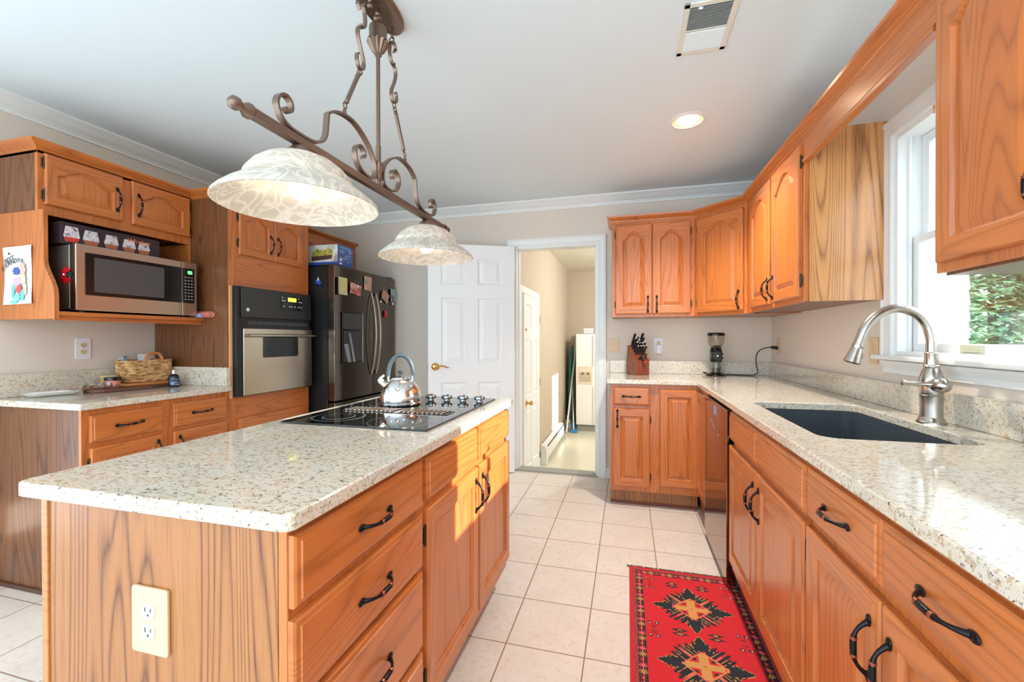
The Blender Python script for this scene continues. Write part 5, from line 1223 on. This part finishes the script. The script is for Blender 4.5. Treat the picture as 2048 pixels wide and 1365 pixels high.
# S hooks, chain links and turned rods from canopy to scroll
def hanger(s):
    top = Vector((0, s * .095, Z(2.405)))
    o = M().tube([(0, s * .095, Z(2.42)), (0, s * .095, Z(2.400))], .007, 12).build('hanger_stem', bronze, r, smooth=50)
    a = ring(top + Vector((0, 0, -.016)), .011, .0025, (1, 0, .3)); a.build('chain_link', bronze, r, smooth=60)
    ring(top + Vector((0, 0, -.034)), .010, .0025, (0, 1, 0)).build('chain_link', bronze, r, smooth=60)
    q = [(.068, 2.330), (.062, 2.348), (.072, 2.366), (.090, 2.362), (.094, 2.335), (.078, 2.300), (.066, 2.288), (.052, 2.296)] 
    q = [(.112, 2.335), (.122, 2.352), (.112, 2.368), (.096, 2.366), (.084, 2.345), (.080, 2.312), (.090, 2.290), (.104, 2.282), (.112, 2.290)]
    q2 = [(.100, 2.284), (.118, 2.275), (.124, 2.250), (.112, 2.215), (.096, 2.185), (.090, 2.160), (.098, 2.140), (.115, 2.138), (.128, 2.152), (.128, 2.175), (.120, 2.183)]
    m = M()
    for p_ in (q, q2): m.ribbon(smooth_path([(0, s * y, Z(z)) for y, z in p_], 4), (1, 0, 0), .013, .006)
    m.build('s_scroll', bronze, r, smooth=35)
    b0 = Vector((0, s * .112, Z(2.128))); b1 = Vector((0, s * .196, Z(1.962)))
    ring(b0, .012, .0024, (1, 0, 0)).build('chain_link', bronze, r, smooth=60)
    d = (b1 - b0).normalized(); L_ = (b1 - b0).length
    ring(b0 + d * .014, .008, .002, (.3, 1, .5)).build('chain_link', bronze, r, smooth=60)
    m = M(); tt = [.018, .022, .026, .030, .034, L_ - .030, L_ - .026, L_ - .022, L_ - .016]; rr_ = [.004, .0075, .0055, .0085, .0072, .0072, .0085, .0055, .004]
    m.tube([b0 + d * t for t in tt], rr_, 12); m.build('turned_rod', bronze, r, smooth=30)
    ring(b1 - d * .006, .009, .0024, (1, 0, 0)).build('chain_link', bronze, r, smooth=60)
    m = M(); m.lathe([(.009, Z(1.936)), (.007, Z(1.942)), (.006, Z(1.952)), (.002, Z(1.956))], (0, s * .196, 0), 14); m.build('loop_post', bronze, r, smooth=50)
hanger(-1); hanger(1)
for s, yy in ((-1, -.394), (1, .390)):
    m = M(); m.lathe([(.012, Z(1.752)), (.020, Z(1.748)), (.030, Z(1.738)), (.034, Z(1.726)), (.034, Z(1.720)), (.006, Z(1.719)), (.006, Z(1.690))], (0, yy, 0), 30); m.build('shade_holder', bronze, r, smooth=40)
    m = M(); pr = [(.032, 1.722), (.060, 1.718), (.092, 1.704), (.118, 1.684), (.135, 1.662), (.139, 1.654), (.1365, 1.650), (.142, 1.642), (.158, 1.630), (.180, 1.615), (.200, 1.598), (.209, 1.588), (.212, 1.580)]
    inner = [(a - .004, b - .003) for a, b in pr][::-1]; inner[0] = (.2085, 1.579)
    m.lathe([(a, Z(b)) for a, b in pr + inner] + [(pr[0][0], Z(pr[0][1]))], (0, yy, 0), 64); sh = m.build('shade', alab_m, r, smooth=30)
    m = M(); m.lathe([(.0, Z(1.70)), (.016, Z(1.70)), (.016, Z(1.675)), (.013, Z(1.672))], (0, yy, 0), 18); m.build('socket', wplast, sh, smooth=40)
    m = M(); m.lathe([(.013, Z(1.674)), (.016, Z(1.664)), (.027, Z(1.648)), (.031, Z(1.632)), (.027, Z(1.614)), (.015, Z(1.603)), (0, Z(1.600))], (0, yy, 0), 24); m.build('bulb', bulb_m, sh, smooth=60)

# ================================================================ THE ROOM BEYOND
r = thing('white_refrigerator', 'old white side-by-side refrigerator at the end of the room beyond the doorway', 'refrigerator', (-.848, 7.33, LZ))
m = M(); m.box((0, .06, .1), (.90, .66, 1.65)); m.build('case', appl, r)
BX((.01, .03, .0), (.89, .07, .095)).build('toe_grille', flat('grey_grille', (150, 150, 144), .5), r)
m = M(); m.box((0, 0, .11), (.335, .055, 1.645)); fz = m.build('freezer_door', appl, r, bevel=.008)
m = M(); m.box((.345, 0, .11), (.90, .055, 1.645)); fr_ = m.build('fridge_door', appl, r, bevel=.008)
m = M(); m.box((.03, -.008, .80), (.27, 0, 1.10)); dp = m.build('dispenser', cream_p, fz, bevel=.003)
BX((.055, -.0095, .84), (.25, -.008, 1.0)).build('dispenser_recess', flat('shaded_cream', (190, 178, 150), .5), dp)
m = M(); m.box((.10, -.014, .965), (.125, -.009, .995)); m.box((.19, -.014, .965), (.215, -.009, .995)); m.build('levers', dgrey, dp)
for a in (.30,): 
    for z0, z1 in ((.16, .78), (1.12, 1.62)): BX((a - .01, -.03, z0), (a + .015, 0, z1)).build('handle', appl, fz, bevel=.004)
BX((.355, -.03, .16), (.38, 0, 1.62)).build('handle', appl, fr_, bevel=.004)
r = thing('storage_box', 'small white box on top of the white refrigerator', 'box', (-.66, 7.42, LZ + 1.6505)); BX((-.06, -.05, 0), (.09, .15, .09)).build('tub', flat('pale_grey_tub', (214, 218, 220), .5), r, bevel=.005); BX((-.065, -.055, .078), (.095, .155, .092)).build('lid', appl, r, bevel=.003)
r = thing('baseboard_heater', 'white baseboard heater along the left wall beyond the doorway', 'heater', (LX0 + .0145, 5.26, LZ))
m = M(); m.prism([(0, .05), (.07, .05), (.07, .19), (.055, .225), (0, .235)], 'y', .10, 1.57); m.build('casing', appl, r, bevel=.002)
BX((.058, .1, .195), (.069, 1.56, .212)).build('outlet_slot', mblack, r)
m = M(); m.prism([(0, .0), (.075, .0), (.075, .20), (.058, .235), (0, .24)], 'y', 0, .10); m.build('end_cap', appl, r, bevel=.003)
r = thing('ironing_board', 'folded teal ironing board leaning in the far corner', 'ironing board', (LX0 + .05, 7.72, LZ + .001)); r.rotation_euler = (0, math.radians(2), 0)
m = M(); P = [(-.19, .12), (.19, .12), (.19, .9), (.16, 1.15), (.08, 1.38), (0, 1.45), (-.08, 1.38), (-.16, 1.15), (-.19, .9)]; m.prism(P, 'x', -.015, .015); m.build('padded_cover', teal, r, bevel=.008)
m = M(); m.tube([(.02, -.15, .0), (.035, .05, 1.1)], .01, 8); m.tube([(.02, .15, .0), (.035, -.05, 1.1)], .01, 8); m.tube([(.02, -.17, .01), (.02, .17, .01)], .01, 8); m.build('legs', steel, r, smooth=50)
def pole(name, label, cat, p0, p1, rad, mat, head=None):
    p0, p1 = Vector(p0), Vector(p1); r = thing(name, label, cat, p0); M().tube([(0, 0, .0), tuple(p1 - p0)], rad, 10).build('handle', mat, r, smooth=50); return r
k = pole('sponge_mop', 'white handled mop leaning left against the far wall', 'mop', (-.875, 7.22, LZ + .02), (-1.00, 7.95, 1.02), .012, flat('pale_green_metal', (200, 214, 206), .3, .3))
m = M(); m.box((-.05, -.05, -.018), (.06, .03, .03)); m.build('mop_head', bluep, k, bevel=.01)
k = pole('curtain_rod', 'long white rod with round knob leaning towards the white refrigerator', 'rod', (-.985, 7.14, LZ + .015), (-.90, 7.90, 1.27), .014, appl); M().sphere(tuple(Vector((-.90, 7.90, 1.27)) - Vector((-.985, 7.14, LZ + .015))), .032, 8).build('end_knob', cream_p, k, smooth=60)
k = pole('push_broom', 'dark handled broom in the far corner with a blue head', 'broom', (-.93, 7.34, LZ + .03), (-.965, 7.97, .90), .011, flat('brown_handle', (70, 56, 50), .5))
m = M(); m.box((-.06, -.03, -.028), (.06, .03, .10)); m.build('bristles', bluep, k, bevel=.008)
r = thing('cleaning_jug', 'small dark jug on the floor in front of the ironing board', 'bottle', (-.985, 7.30, LZ)); m = M(); m.lathe([(0, 0), (.05, 0), (.055, .01), (.055, .15), (.03, .20), (.018, .21), (.018, .24), (0, .24)], n=20); m.build('jug', blotch('mixed_label', [(60, 62, 60), (150, 150, 140), (180, 140, 80)], 20, .4), r, smooth=50)
M().lathe([(.02, .235), (.02, .262), (0, .264)], n=14).build('cap', wplast, r, smooth=40)
